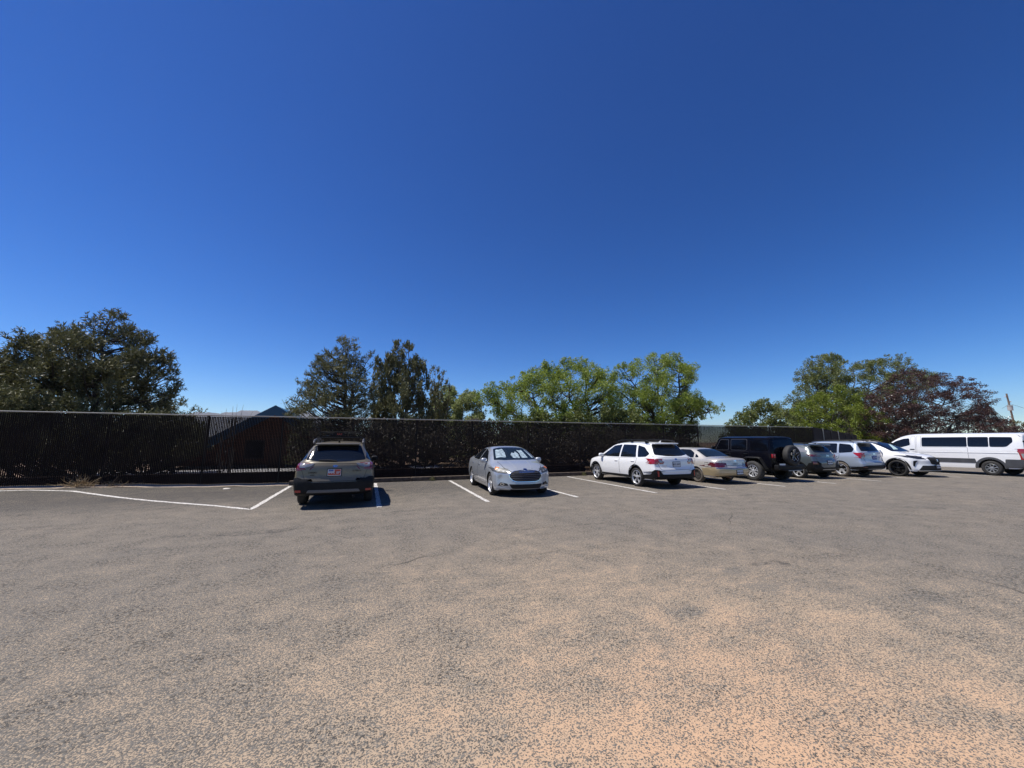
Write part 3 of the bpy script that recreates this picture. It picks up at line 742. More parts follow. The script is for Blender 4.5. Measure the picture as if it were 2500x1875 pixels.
for w in ([(2.2, 1.01), (1.55, 1.40), (1.1, 1.45), (1.05, 1.02)], [(.97, 1.02), (1.02, 1.45), (.30, 1.44), (.06, 1.12), (.12, 1.05)]):
    c.patch('side_window', GLASS, [('S', rnd(w, .04))])
c.patch('side_window', CLEARL, [('S', rnd([(-.02, 1.16), (.18, 1.42), (-.22, 1.32), (-.42, 1.18)], .03))])
for v in 'LR':
    c.door(rnd([(2.25, .97), (1.02, .98), (1.0, .36), (2.1, .36)], .03), v, (1.15, .88))
    c.door(rnd([(.99, .98), (.0, .99), (.02, .85), (.36, .62), (.42, .36), (.97, .36)], .03), v, (.15, .9))
c.patch('rear_window', GLASS, [('B', rnd([(-.60, 1.15), (-.52, 1.40), (.52, 1.40), (.60, 1.15)], .05))])
bm = bmesh.new(); box(bm, (0, -.46, 1.495), (1.06, .30, .05), Matrix.Rotation(R(6), 4, 'X'), bev=.02); obj('roof_spoiler', bm, KG, c.root)
c.patch('windscreen', GLASS, [('T', rnd([(-.68, 2.35), (-.56, 1.52), (.56, 1.52), (.68, 2.35)], .05))])
c.door(rnd([(-.66, 1.10), (-.64, .80), (-.50, .62), (.50, .62), (.64, .80), (.66, 1.10)], .03), 'B', name='tailgate')
for s in (1, -1):
    q = (lambda p: p) if s == 1 else mir
    lamp(c, 'tail_lamp', REDD, [('B', q(rnd([(-.88, 1.06), (-.40, 1.02), (-.36, .97), (-.72, .965), (-.88, 1.0)], .02)), 0, .008), ('L' if s == 1 else 'R', rnd([(-.36, 1.07), (-.76, 1.055), (-.76, 1.0), (-.5, 1.03)], .02), 0, .008)])
    bl = c.patch('bumper_lamp', BLK, [('B', q(rnd([(-.86, .78), (-.60, .77), (-.52, .66), (-.60, .60), (-.86, .62)], .03)), 0, .012)])
    c.patch('lamp_lens', REDD, [('B', q(rnd([(-.84, .76), (-.72, .75), (-.62, .64), (-.84, .64)], .02)), 0, .018)], bl)
    lamp(c, 'headlight', CLEARL, [('F', q(rnd([(-.75, .72), (-.5, .72), (-.5, .6), (-.75, .6)], .03)))])
c.patch('rear_bumper', BLK, [('B', rnd([(-.88, .36), (-.88, .58), (-.5, .56), (-.4, .50), (.4, .50), (.5, .56), (.88, .58), (.88, .36)], .03), 0, .015), ('S', rnd([(-.76, .36), (-.76, .72), (-.5, .70), (-.40, .55), (-.38, .36)], .03), 0, .015)])
c.patch('silver_skid', STEEL, [('B', rnd([(-.45, .40), (.45, .40), (.4, .44), (-.4, .44)], .01), 0, .022)])
c.patch('sill_cladding', BLK, [('S', rnd([(.42, .30), (.42, .42), (2.2, .40), (2.24, .30)], .02), 0, .014)])
c.arch_trim(None, BLK, .06, .014)
em = c.patch('emblem', CHROME, [('B', rnd([(-.055, 1.045), (-.03, 1.05), (-.045, .975), (-.07, .97)], .005), 0, .014), ('B', rnd([(.045, 1.05), (.07, 1.045), (.055, .97), (.03, .975)], .005), 0, .014), ('B', rnd([(-.05, 1.02), (.05, 1.01), (.05, .995), (-.05, 1.005)], .004), 0, .014)], res=.3)
c.plate('B', .02, .72, txt='E83 7RT', frame=INK)
c.mirror(2.1, 1.06, .83, m=KG)
for s in (-1, 1):
    bm = bmesh.new(); tube(bm, [(s*.55, -.2, 1.52), (s*.55, 0, 1.575), (s*.56, 1.1, 1.585), (s*.57, 1.3, 1.53)], .016, 6); obj('roof_rail', bm, BLK, c.root)
c.wheels(.335, 2.6, 1.56, style=('pair', 5, .03), rim=ALLOY, rim_r=.235)
bm = bmesh.new(); box(bm, (0, 1.2, .36), (1.2, 3.4, .14)); obj('underbody', bm, UNDER, c.root)

# ------------------------------------------------------------------ pale blue SUV
FB = paint('ice_blue_paint', (.36, .42, .50), .3, .33, .10)
sp = dict(yR=-.98, yF=3.60,
    zt=[(-.98, 1.14), (-.94, 1.19), (-.84, 1.32), (-.66, 1.55), (-.56, 1.62), (.0, 1.66), (.8, 1.675), (1.3, 1.65), (1.6, 1.56), (2.35, 1.13), (2.5, 1.10), (3.2, 1.02), (3.5, .92), (3.60, .80)],
    zs=[(-.98, 1.07), (0, 1.06), (1.2, 1.03), (2.5, .98), (3.60, .72)],
    w=[(-.98, .82), (-.9, .86), (-.6, .89), (2.6, .897), (3.3, .86), (3.6, .74)],
    wr=[(-.98, .72), (-.7, .64), (-.5, .60), (.8, .62), (1.4, .63), (2.4, .74), (3.3, .70), (3.6, .60)],
    zb=[(-.98, .38), (-.6, .32), (3.2, .30), (3.6, .36)],
    er=[(.3, .08), (.45, .0), (.66, .0), (.7, .04), (1.1, .08)], ef=[(.3, .05), (.5, 0), (.95, .12)],
    arches=[(0, .40, .35), (2.64, .40, .35)], cr=.12, cf=.34)
c = Car('suv_car', 'pale ice blue sport utility car parked between the slate crossover and the white one', 'car', (21.98, 12.0, 0), R(-.5), FB, sp)
for w in ([(2.2, 1.08), (1.52, 1.50), (1.1, 1.56), (1.05, 1.09)], [(.97, 1.09), (1.02, 1.56), (.16, 1.55), (.12, 1.10)], [(.04, 1.10), (.08, 1.55), (-.38, 1.50), (-.56, 1.30), (-.50, 1.15)]):
    c.patch('side_window', GLASS, [('S', rnd(w, .05))])
for v in 'LR':
    c.door(rnd([(2.25, 1.03), (1.02, 1.04), (1.0, .38), (2.1, .38)], .03), v, (1.15, .93))
    c.door(rnd([(.99, 1.04), (.02, 1.06), (.04, .88), (.38, .66), (.44, .38), (.97, .38)], .03), v, (.2, .95))
c.patch('rear_window', GLASS, [('B', rnd([(-.66, 1.20), (-.58, 1.52), (.58, 1.52), (.66, 1.20)], .05))])
bm = bmesh.new(); box(bm, (0, -.70, 1.60), (1.10, .28, .05), Matrix.Rotation(R(5), 4, 'X'), bev=.02); obj('roof_spoiler', bm, FB, c.root)
c.patch('windscreen', GLASS, [('T', rnd([(-.7, 2.3), (-.58, 1.55), (.58, 1.55), (.7, 2.3)], .05))])
c.door(rnd([(-.70, 1.15), (-.66, .90), (-.60, .68), (.60, .68), (.66, .90), (.70, 1.15)], .03), 'B', name='tailgate')
for s in (1, -1):
    q = (lambda p: p) if s == 1 else mir
    tl = lamp(c, 'tail_lamp', REDL, [('B', q(rnd([(-.89, 1.12), (-.60, 1.12), (-.56, .98), (-.62, .90), (-.80, .86), (-.89, .92)], .03)), 0, .008), ('L' if s == 1 else 'R', rnd([(-.52, 1.13), (-.94, 1.12), (-.94, .86), (-.8, .90)], .03), 0, .008)])
    c.patch('lamp_lens', CLEARL, [('B', q(rnd([(-.76, .94), (-.62, .95), (-.63, .90), (-.76, .88)], .01)), 0, .012)], tl)
    c.patch('reflector', REDD, [('B', q(rnd([(-.80, .50), (-.62, .50), (-.62, .46), (-.80, .46)], .01)), 0, .02)])
    lamp(c, 'headlight', CLEARL, [('F', q(rnd([(-.78, .86), (-.5, .82), (-.5, .7), (-.78, .72)], .03)))])
c.patch('rear_bumper', BLK, [('B', rnd([(-.88, .36), (-.88, .50), (-.6, .56), (.6, .56), (.88, .50), (.88, .36)], .03), 0, .015), ('S', rnd([(-.95, .36), (-.95, .50), (-.42, .46), (-.40, .36)], .03), 0, .015)])
c.plate('B', .0, .90, txt='F61 9HS', frame=PLATEB, m=PLATEB, ink=PLATEW)
c.patch('emblem', CHROME, [('B', ell(0, 1.07, .06, .034), 0, .012)], res=.3)
text('FORESTER', .045, CHROME, c.root, (-.42, -.96, 1.03), (R(90), 0, 0), .004)
c.mirror(2.1, 1.12, .84, m=FB)
for s in (-1, 1):
    bm = bmesh.new(); tube(bm, [(s*.60, -.5, 1.61), (s*.60, -.3, 1.685), (s*.61, 1.1, 1.70), (s*.62, 1.35, 1.63)], .02, 6); obj('roof_rail', bm, BLK, c.root)
c.wheels(.35, 2.64, 1.56, style=('spoke', 5, .11), rim=ALLOY, rim_r=.235, tyre=TYRED)
bm = bmesh.new(); box(bm, (0, 1.2, .38), (1.2, 3.6, .14)); obj('underbody', bm, UNDER, c.root)

# ------------------------------------------------------------------ white SUV, facing out
sp = dict(yR=-1.05, yF=3.90,
    zt=[(-1.05, 1.20), (-.98, 1.27), (-.6, 1.60), (-.45, 1.66), (.2, 1.70), (1.0, 1.70), (1.6, 1.66), (1.9, 1.58), (2.3, 1.40), (2.72, 1.18), (2.85, 1.135), (3.2, 1.085), (3.6, 1.00), (3.82, .90), (3.90, .82)],
    zs=[(-1.05, 1.08), (1, 1.06), (2.7, 1.03), (3.4, .95), (3.90, .72)],
    w=[(-1.05, .86), (-.9, .93), (-.4, .96), (2.9, .965), (3.4, .94), (3.72, .87), (3.90, .78)],
    wr=[(-1.05, .74), (-.5, .64), (.8, .65), (1.7, .66), (2.75, .80), (3.4, .80), (3.75, .72), (3.90, .62)],
    zb=[(-1.05, .40), (-.6, .30), (3.4, .27), (3.75, .26), (3.90, .30)],
    er=[(.3, .08), (.5, .0), (1.1, .08)], ef=[(.2, .08), (.36, .0), (.6, .03), (.75, .02), (.95, .10)],
    arches=[(0, .44, .385), (2.85, .44, .385)], cr=.12, cf=.42, nose_pow=2.4)
c = Car('suv_car', 'white sport utility car with black wheels and black grille, facing out beside the van', 'car', (24.72, 11.15+2.85, 0), R(180), WHITE, sp)
for w in ([(2.32, 1.10), (1.72, 1.53), (1.2, 1.58), (1.12, 1.11)], [(1.03, 1.11), (1.1, 1.58), (.2, 1.56), (.1, 1.13)], [(.0, 1.14), (.1, 1.55), (-.4, 1.48), (-.6, 1.22)]):
    c.patch('side_window', GLASS, [('S', rnd(w, .05))])
for v in 'LR':
    c.door(rnd([(2.34, 1.05), (1.08, 1.07), (1.05, .36), (2.28, .36)], .03), v, (1.25, .95))
    c.door(rnd([(1.04, 1.07), (.0, 1.09), (.04, .92), (.42, .7), (.48, .36), (1.02, .36)], .03), v, (.2, .98))
c.patch('windscreen', GLASS, [('T', rnd([(-.76, 2.64), (-.62, 1.80), (0, 1.72), (.62, 1.80), (.76, 2.64), (.4, 2.78), (-.4, 2.78)], .05))])
c.patch('sunshade', mat('pale_shade', (.45, .60, .58), .4), [('T', [(.42, 2.56), (.05, 2.56), (-.36, 2.10), (-.25, 2.06)], 0, .007)])
c.patch('bonnet', WHITE, [('T', rnd([(-.70, 2.86), (.70, 2.86), (.66, 3.40), (.52, 3.72), (-.52, 3.72), (-.66, 3.40)], .06), 1, .0015), ('T', rnd([(-.69, 2.87), (.69, 2.87), (.65, 3.39), (.51, 3.705), (-.51, 3.705), (-.65, 3.39)], .06), 0, .005)], mats=[WHITE, GAP])
g = c.patch('grille', GAP, [('F', rnd([(-.42, .84), (-.36, .90), (.36, .90), (.42, .84), (.34, .62), (.26, .59), (-.26, .59), (-.34, .62)], .03), 0, .012)])
c.patch('emblem', CHROME, [('F', ell(0, .77, .075, .05), 0, .017), ('F', ell(0, .77, .062, .04), 1, .019), ('F', ell(0, .77, .022, .038, 12), 0, .021), ('F', ell(0, .785, .04, .013, 12), 0, .023)], mats=[CHROME, GAP], res=.3)
c.patch('lower_intake', GAP, [('F', rnd([(-.62, .54), (.62, .54), (.74, .33), (-.74, .33)], .03), 0, .010)])
c.patch('front_lip', STEEL, [('F', rnd([(-.80, .33), (-.6, .315), (.6, .315), (.80, .33), (.74, .275), (.45, .255), (-.45, .255), (-.74, .275)], .02), 0, .022)])
for s in (1, -1):
    q = (lambda p: p) if s == 1 else mir
    S = 'L' if s == 1 else 'R'
    lamp(c, 'headlight', DARKL, [('F', q(rnd([(-.93, .99), (-.70, .93), (-.50, .88), (-.50, .82), (-.72, .83), (-.93, .90)], .02)), 0, .008), (S, rnd([(3.14, 1.02), (3.60, .94), (3.60, .85), (3.40, .90)], .02), 0, .008)])
    c.patch('air_vent', BLK, [('F', q(rnd([(-.86, .74), (-.74, .76), (-.78, .66), (-.82, .50), (-.88, .50)], .02)), 0, .012)])
c.plate('F', 0, .50, txt='J29 6LW', frame=BLK, m=PLATEW, off=.02)
c.mirror(2.25, 1.16, .90, (.13, .15, .2), m=WHITE)
c.arch_trim(None, BLK, .05, .010)
for s in (-1, 1):
    bm = bmesh.new(); tube(bm, [(s*.62, -.4, 1.65), (s*.62, -.2, 1.73), (s*.63, 1.2, 1.74), (s*.64, 1.5, 1.67)], .02, 6); obj('roof_rail', bm, BLK, c.root)
c.wheels(.385, 2.85, 1.66, style=('pair', 5, .035), rim=ALLOYD, rim_r=.285, width=.24)
bm = bmesh.new(); box(bm, (0, 1.3, .34), (1.3, 4.2, .14)); obj('underbody', bm, UNDER, c.root)

# ------------------------------------------------------------------ white passenger van
sp = dict(yR=-1.18, yF=4.80,
    zt=[(-1.18, 2.00), (-1.1, 2.04), (-.9, 2.06), (2.6, 2.085), (3.0, 2.06), (3.4, 1.96), (3.65, 1.82), (4.2, 1.40), (4.32, 1.33), (4.6, 1.20), (4.76, 1.05), (4.80, .95)],
    zs=[(-1.18, 1.28), (3.2, 1.28), (3.9, 1.25), (4.3, 1.18), (4.80, .85)],
    w=[(-1.18, .98), (-1.1, 1.01), (-.8, 1.03), (3.9, 1.03), (4.4, .97), (4.7, .86), (4.80, .78)],
    wr=[(-1.18, .82), (-1.0, .86), (2.8, .86), (3.4, .84), (4.2, .86), (4.6, .78), (4.80, .66)],
    zb=[(-1.18, .42), (-.8, .36), (4.5, .32), (4.80, .38)], rd=[(-1.18, .09), (3, .10), (4.8, .07)],
    er=[(.4, .05), (.6, .0), (1.2, .02), (2.05, .08)], ef=[(.3, .05), (.5, 0), (1.1, .12)],
    side=[(0, .97), (.1, .985), (.5, 1), (.9, .995), (1, .985)],
    arches=[(0, .44, .35), (3.75, .44, .35)], cr=.06, cf=.3, nose_pow=3, bulge=.03)
c = Car('passenger_van', 'long white passenger van with dark windows and grey lower cladding at lot edge', 'van', (29.55, 9.75, 0), R(-1), WHITE, sp)
GREYC = mat('grey_cladding', (.055, .057, .062), .55, vary=.2, scale=4)
w1 = [(3.98, 1.36), (3.62, 1.66), (3.25, 1.80), (2.98, 1.83), (2.94, 1.50), (3.0, 1.40), (3.35, 1.33)]
for w in (w1, [(2.45, 1.38), (2.45, 1.87), (.72, 1.87), (.72, 1.38)], [(.69, 1.38), (.69, 1.87), (-.02, 1.865), (-.02, 1.38)], [(-.05, 1.38), (-.05, 1.865), (-.78, 1.85), (-.80, 1.62), (-.60, 1.40), (-.5, 1.38)]):
    c.patch('side_window', GLASS, [('S', rnd(w, .06))])
for v in 'LR':
    c.door(rnd([(4.0, 1.30), (3.4, 1.30), (2.9, 1.46), (2.9, 1.92), (2.72, 1.93), (2.72, .62), (3.32, .62), (3.38, .85), (3.98, 1.1)], .05), v, (2.86, 1.22), BLK)
    c.door(rnd([(2.66, 1.94), (2.66, .62), (.72, .62), (.72, 1.35), (2.49, 1.35), (2.49, 1.94)], .03), v, (.9, 1.2) if v == 'R' else None, BLK, name='sliding_door')
    c.patch('body_crease', WHITE, [(v, [(3.3, 1.085), (-.9, 1.085), (-.9, 1.105), (3.3, 1.105)], 0, .016)], thick=.004)
c.patch('side_cladding', GREYC, [('S', rnd([(3.30, .58), (3.30, .80), (.50, .80), (.46, .58)], .02), 0, .014), ('S', rnd([(-1.12, .40), (-1.12, .80), (-.50, .80), (-.44, .40)], .02), 0, .014)])
c.arch_trim(None, GREYC, .10, .016)
c.patch('rear_bumper', GREYC, [('B', rnd([(-1.0, .40), (-1.0, .70), (1.0, .70), (1.0, .40)], .03), 0, .016)])
for s in (1, -1):
    q = (lambda p: p) if s == 1 else mir
    tl = lamp(c, 'tail_lamp', REDL, [('B', q(rnd([(-1.02, 1.30), (-.86, 1.28), (-.86, .78), (-1.02, .74)], .03)), 0, .012), ('L' if s == 1 else 'R', rnd([(-.90, 1.30), (-1.14, 1.30), (-1.14, .74), (-1.0, .74)], .05), 0, .012)])
    c.patch('lamp_lens', CLEARL, [('L' if s == 1 else 'R', rnd([(-1.0, 1.08), (-1.14, 1.08), (-1.14, .86), (-1.03, .86)], .02), 0, .016), ('B', q(rnd([(-1.0, 1.08), (-.88, 1.08), (-.88, .86), (-1.0, .86)], .02)), 0, .016)], tl)
    c.patch('rear_window', GLASS, [('B', q(rnd([(-.80, 1.36), (-.74, 1.86), (-.08, 1.86), (-.08, 1.36)], .05)))])
    c.door(q(rnd([(-.86, 1.96), (-.88, .74), (-.012, .74), (-.012, 1.96)], .03)), 'B', name='rear_door')
    lamp(c, 'headlight', CLEARL, [('F', q(rnd([(-.84, 1.12), (-.60, 1.0), (-.62, .82), (-.82, .86)], .04))), ('L' if s == 1 else 'R', rnd([(4.2, 1.16), (4.6, 1.05), (4.6, .88), (4.4, .92)], .04))])
    c.patch('hinge', BLK, [('L' if s == 1 else 'R', rnd([(-1.08, z), (-1.14, z), (-1.14, z+.06), (-1.08, z+.06)], .01), 0, .02) for z in (1.62,)])
c.patch('windscreen', GLASS, [('T', rnd([(-.82, 4.10), (-.78, 3.52), (.78, 3.52), (.82, 4.10), (0, 4.2)], .06))])
c.patch('grille', BLK, [('F', rnd([(-.5, .95), (.5, .95), (.45, .6), (-.45, .6)], .04), 0, .012)])
c.mirror(3.75, 1.38, 1.02, (.14, .3, .24), m=BLK)
c.wheels(.355, 3.75, 1.86, style=('spoke', 8, .05), rim=STEEL, rim_r=.21, width=.235)
bm = bmesh.new(); box(bm, (0, 1.7, .42), (1.4, 5.0, .16)); obj('underbody', bm, UNDER, c.root)
# ================================================================== ground
def smooth(t): t = min(1, max(0, t)); return t*t*(3-2*t)
def gz(x, y): return .16*smooth((-3.2-x)/7)*smooth((y-12.8)/4.2)
def sheet(x0, x1, y0, y1, nx, ny, z=0.0, fz=gz):
    V = []; F = []
    for j in range(ny+1):
        for i in range(nx+1):
            x = x0+(x1-x0)*i/nx; y = y0+(y1-y0)*j/ny; V.append((x, y, z+fz(x, y)))
    for j in range(ny):
        for i in range(nx):
            a = j*(nx+1)+i; F.append((a, a+1, a+nx+2, a+nx+1))
    return V, F
def streak(t, co, L):
    n = N(t, 'ShaderNodeMapping'); n.inputs['Scale'].default_value = (.35, 1, 1); n.inputs['Rotation'].default_value = (0, 0, .35); L(co, n.inputs[0]); return n.outputs[0]
SPOTS = [(4.24, 3.28, 0.75, 0.3), (2.91, 3.15, 0.8, 0.22), (5.60, 2.51, 0.8, 0.28), (4.37, 3.81, 0.7, 0.25), (3.11, 2.09, 0.55, 0.3), (3.38, 2.69, 0.5, 0.34), (-0.26, 5.02, 0.35, 0.5), (2.82, 5.75, 0.3, 0.8), (-3.10, 7.41, 0.5, 0.5)]
def asphalt():
    m, t, p = nt('worn_asphalt')
    L = t.links.new
    tc = N(t, 'ShaderNodeTexCoord'); co = tc.outputs['Object']
    sx = N(t, 'ShaderNodeSeparateXYZ'); L(co, sx.inputs[0])
    def noise(scale, detail=3.0, rough=.5, vec=None, dist=0.0):
        n = N(t, 'ShaderNodeTexNoise', Scale=scale, Detail=detail, Roughness=rough, Distortion=dist); L(vec or co, n.inputs['Vector']); return n.outputs[0]
    def rng_(v, a, b, c=0., d=1., kind='SMOOTHSTEP'):
        n = N(t, 'ShaderNodeMapRange', interpolation_type=kind); L(v, n.inputs[0])
        for i, q in enumerate((a, b, c, d)): n.inputs[i+1].default_value = q
        return n.outputs[0]
    def math_(op, a, b=None, c=None):
        n = N(t, 'ShaderNodeMath', operation=op)
        for i, q in enumerate((a, b, c)):
            if q is None: continue
            if isinstance(q, (int, float)): n.inputs[i].default_value = q
            else: L(q, n.inputs[i])
        return n.outputs[0]
    def mixc(f, a, b, kind='MIX'):
        n = N(t, 'ShaderNodeMix', data_type='RGBA', blend_type=kind)
        if isinstance(f, (int, float)): n.inputs[0].default_value = f
        else: L(f, n.inputs[0])
        for i, q in ((6, a), (7, b)):
            if isinstance(q, tuple): n.inputs[i].default_value = (*q, 1)
            else: L(q, n.inputs[i])
        return n.outputs[2]
    # where sand has gathered: a drift round (2.2, 1.2), thinning out with distance
    dx = math_('SUBTRACT', sx.outputs[0], 2.1); dy = math_('SUBTRACT', sx.outputs[1], .9)
    d = math_('SQRT', math_('ADD', math_('MULTIPLY', dx, dx), math_('MULTIPLY', math_('MULTIPLY', dy, dy), .75)))
    drift = rng_(d, .4, 6.0, 1.0, 0.0, 'LINEAR')
    n_big = noise(.55, 4.0, .6); n_mid = noise(2.2, 4.0, .6)
    patch = math_('ADD', math_('MULTIPLY', math_('SUBTRACT', n_big, .5), 1.25), math_('MULTIPLY', math_('SUBTRACT', n_mid, .5), 1.1))
    patch = math_('ADD', patch, math_('MULTIPLY', math_('SUBTRACT', noise(11, 4.0, .7, vec=streak(t, co, L)), .5), 1.1))
    dust = math_('ADD', math_('MULTIPLY', drift, .50), math_('ADD', .18, math_('MULTIPLY', patch, .36)))
    # dark fresh sealed band by the stalls on the left
    seal = math_('MULTIPLY', rng_(sx.outputs[1], 10.6, 14.5), rng_(sx.outputs[0], 16, -2))
    dust = math_('SUBTRACT', dust, math_('MULTIPLY', seal, .22))
    # bare spots where old drips keep the sand off
    for X, Y, a_, r_ in SPOTS:
        ex = math_('MULTIPLY', math_('SUBTRACT', sx.outputs[0], X), 1/r_); ey = math_('MULTIPLY', math_('SUBTRACT', sx.outputs[1], Y), 1.6/r_)
        dd = math_('ADD', math_('SQRT', math_('ADD', math_('MULTIPLY', ex, ex), math_('MULTIPLY', ey, ey))), math_('MULTIPLY', math_('SUBTRACT', noise(4+2*r_, 5.0, .75), .5), 3.6))
        dust = math_('SUBTRACT', dust, math_('MULTIPLY', rng_(dd, .1, 1.3, 1, 0), a_*.30))
    # stones standing out of the sand
    vo = N(t, 'ShaderNodeTexVoronoi', Scale=92.0, Randomness=1.0); L(co, vo.inputs['Vector'])
    st = math_('ADD', math_('MULTIPLY', noise(98, 2.5, .6, dist=.3), .85), math_('MULTIPLY', math_('SUBTRACT', .45, vo.outputs['Distance']), -.22))
    lvl = math_('ADD', st, math_('MULTIPLY', math_('SUBTRACT', dust, .5), .24))
    sandf = rng_(lvl, .405, .465)
    fine = noise(210, 2.0, .6)
    stone = mixc(rng_(noise(30, 1.0), .35, .65), (.062, .058, .052), (.195, .178, .152))
    stone = mixc(rng_(n_mid, .3, .7), stone, (.158, .146, .128))
    stone = mixc(math_('MULTIPLY', seal, .75), stone, (.062, .057, .052))
    sand = mixc(rng_(math_('ADD', dust, math_('MULTIPLY', n_mid, .25)), .35, 1.15), (.35, .285, .205), (.57, .395, .245))
    sand = mixc(rng_(math_('ADD', drift, math_('MULTIPLY', patch, .25)), .62, 1.1, 0, .8), sand, (.62, .375, .215))
    sand = mixc(rng_(fine, .35, .65, .0, .45), sand, (.27, .205, .15))
    col = mixc(sandf, stone, sand)
    # scuffs and oil
    ov = N(t, 'ShaderNodeMapping'); ov.inputs['Scale'].default_value = (.28, .9, 1); L(co, ov.inputs[0])
    oil = math_('MULTIPLY', rng_(noise(.9, 5.0, .65, vec=ov.outputs[0]), .60, .68), rng_(noise(9, 3.0), .4, .6))
    col = mixc(math_('MULTIPLY', oil, .6), col, (.045, .042, .042))
    # hairline cracks
    cv = N(t, 'ShaderNodeTexVoronoi', feature='DISTANCE_TO_EDGE', Scale=.16); 
    wv = N(t, 'ShaderNodeTexNoise', Scale=1.4, Detail=6.0); L(co, wv.inputs['Vector'])
    ma = N(t, 'ShaderNodeMix', data_type='VECTOR'); ma.inputs[0].default_value = .22; L(co, ma.inputs[4]); L(wv.outputs[1], ma.inputs[5])
    L(ma.outputs[1], cv.inputs['Vector'])
    crack = math_('MULTIPLY', rng_(cv.outputs['Distance'], .0, .0022, 1, 0), rng_(noise(.5, 2.0), .50, .62))
    col = mixc(math_('MULTIPLY', crack, .75), col, (.03, .028, .027))
    L(col, p.inputs['Base Color'])
    p.inputs['Roughness'].default_value = .88; p.inputs['Specular IOR Level'].default_value = .2
    h = math_('ADD', math_('MULTIPLY', math_('SUBTRACT', 1.0, sandf), rng_(lvl, .2, .48, 1.0, .3)), math_('MULTIPLY', fine, .25))
    b = N(t, 'ShaderNodeBump', Strength=.55, Distance=.012); L(h, b.inputs['Height']); L(b.outputs[0], p.inputs['Normal'])
    return m
ASPH = asphalt()
DIRT = mat('red_dirt', (.30, .20, .13), .95, vary=.35, scale=1.2, bump=.4)
GRAV = mat('pale_gravel', (.34, .27, .205), .95, vary=.5, scale=30, bump=.8)
def struct(name, src, m): 
    o = obj(name, src, m, None, 0); o['kind'] = 'structure'; return o
struct('ground', sheet(-7000, 7000, -3000, 7000, 24, 24, -.02, lambda x, y: 0), DIRT)
struct('parking_lot', sheet(-30, 60, -14, 16.90, 90, 40, .004), ASPH)
struct('gravel_strip', sheet(-30, -2.65, 16.80, 17.75, 60, 4, .008, lambda x, y: gz(x, y)+.045*smooth((y-16.78)/.3)+.02*math.sin(x*3.1)*math.sin(x*1.3+y)), GRAV)
struct('pale_pavement', sheet(-14, 4.5, 23.3, 27.5, 6, 4, .02, lambda x, y: 0), mat('pale_concrete', (.62, .60, .60), .8, vary=.12, scale=2))

# painted stall lines
def line_paint():
    m, t, p = nt('worn_line_paint')
    tc = N(t, 'ShaderNodeTexCoord'); nz = N(t, 'ShaderNodeTexNoise', Scale=26.0, Detail=4.0)
    t.links.new(tc.outputs['Object'], nz.inputs['Vector'])
    mr = N(t, 'ShaderNodeMapRange'); mr.inputs[1].default_value = .46; mr.inputs[2].default_value = .62
    t.links.new(nz.outputs[0], mr.inputs[0])
    mx = N(t, 'ShaderNodeMix', data_type='RGBA'); mx.inputs[6].default_value = (.66, .64, .59, 1); mx.inputs[7].default_value = (.20, .17, .15, 1)
    t.links.new(mr.outputs[0], mx.inputs[0]); t.links.new(mx.outputs[2], p.inputs['Base Color']); p.inputs['Roughness'].default_value = .8
    return m
LINEP = line_paint()
def stripe(pts, w=.11):
    V = []; F = []
    P = []
    for a, b in zip(pts, pts[1:]):
        n = max(2, int((Vector(b)-Vector(a)).length/.25))
        P += [Vector(a).lerp(Vector(b), k/n) for k in range(n)]
    P.append(Vector(pts[-1]))
    for i, q in enumerate(P):
        d = (P[min(i+1, len(P)-1)]-P[max(i-1, 0)]).normalized(); nn = Vector((-d.y, d.x))
        ww = w/2*(1+.10*math.sin(i*1.7)+.07*math.sin(i*4.1+1))
        for s in (-1, 1):
            e = q+nn*ww*s; V.append((e.x, e.y, gz(e.x, e.y)+.009))
    for i in range(len(P)-1): F.append((2*i, 2*i+1, 2*i+3, 2*i+2))
    struct('parking_line', (V, F), LINEP)
stripe([(-2.62, 16.5), (-2.57, 11.12), (-3.6, 12.1), (-6.66, 14.6), (-8.4, 16.0), (-9.6, 16.42), (-13, 16.50)], .12)
for x0, x1, y0 in ((.33, .33, 10.4), (3.28, 3.12, 10.3), (5.85, 5.85, 10.25), (8.85, 8.68, 10.2), (11.57, 11.56, 10.15), (14.42, 14.38, 10.05), (17.25, 17.25, 10.05), (20.07, 20.07, 10.0), (22.85, 22.8, 9.95), (25.75, 25.7, 9.8), (28.3, 28.2, 9.7)):
    stripe([(x0, 16.45), (x1, y0)], .115)

# timber beams laid along the head of the stalls
WOOD = mat('weathered_timber', (.095, .070, .050), .9, vary=.45, scale=7, bump=.6)
xs = [(-2.72, 1.72), (1.74, 5.9), (5.93, 10.4), (10.42, 15.0), (15.02, 19.6), (19.62, 24.2), (24.22, 28.4)]
where = ['with its end by the olive wagon', 'between the olive wagon and the silver sedan', 'between the silver sedan and the white wagon', 'behind the white wagon and gold sedan', 'in front of the black off-roader', 'in front of the slate crossover and blue car', 'in front of the two white vehicles on the right']
for i, (a, b) in enumerate(xs):
    bm = bmesh.new(); box(bm, ((a+b)/2, 16.82+random.uniform(-.02, .02), .085), (b-a, .19, .17), Matrix.Rotation(random.uniform(-.004, .004), 4, 'Z'), bev=.015)
    tag(obj('timber_kerb', bm, WOOD), 'weathered dark timber beam along the fence foot '+where[i], 'kerb', 'timber beams along the fence foot')

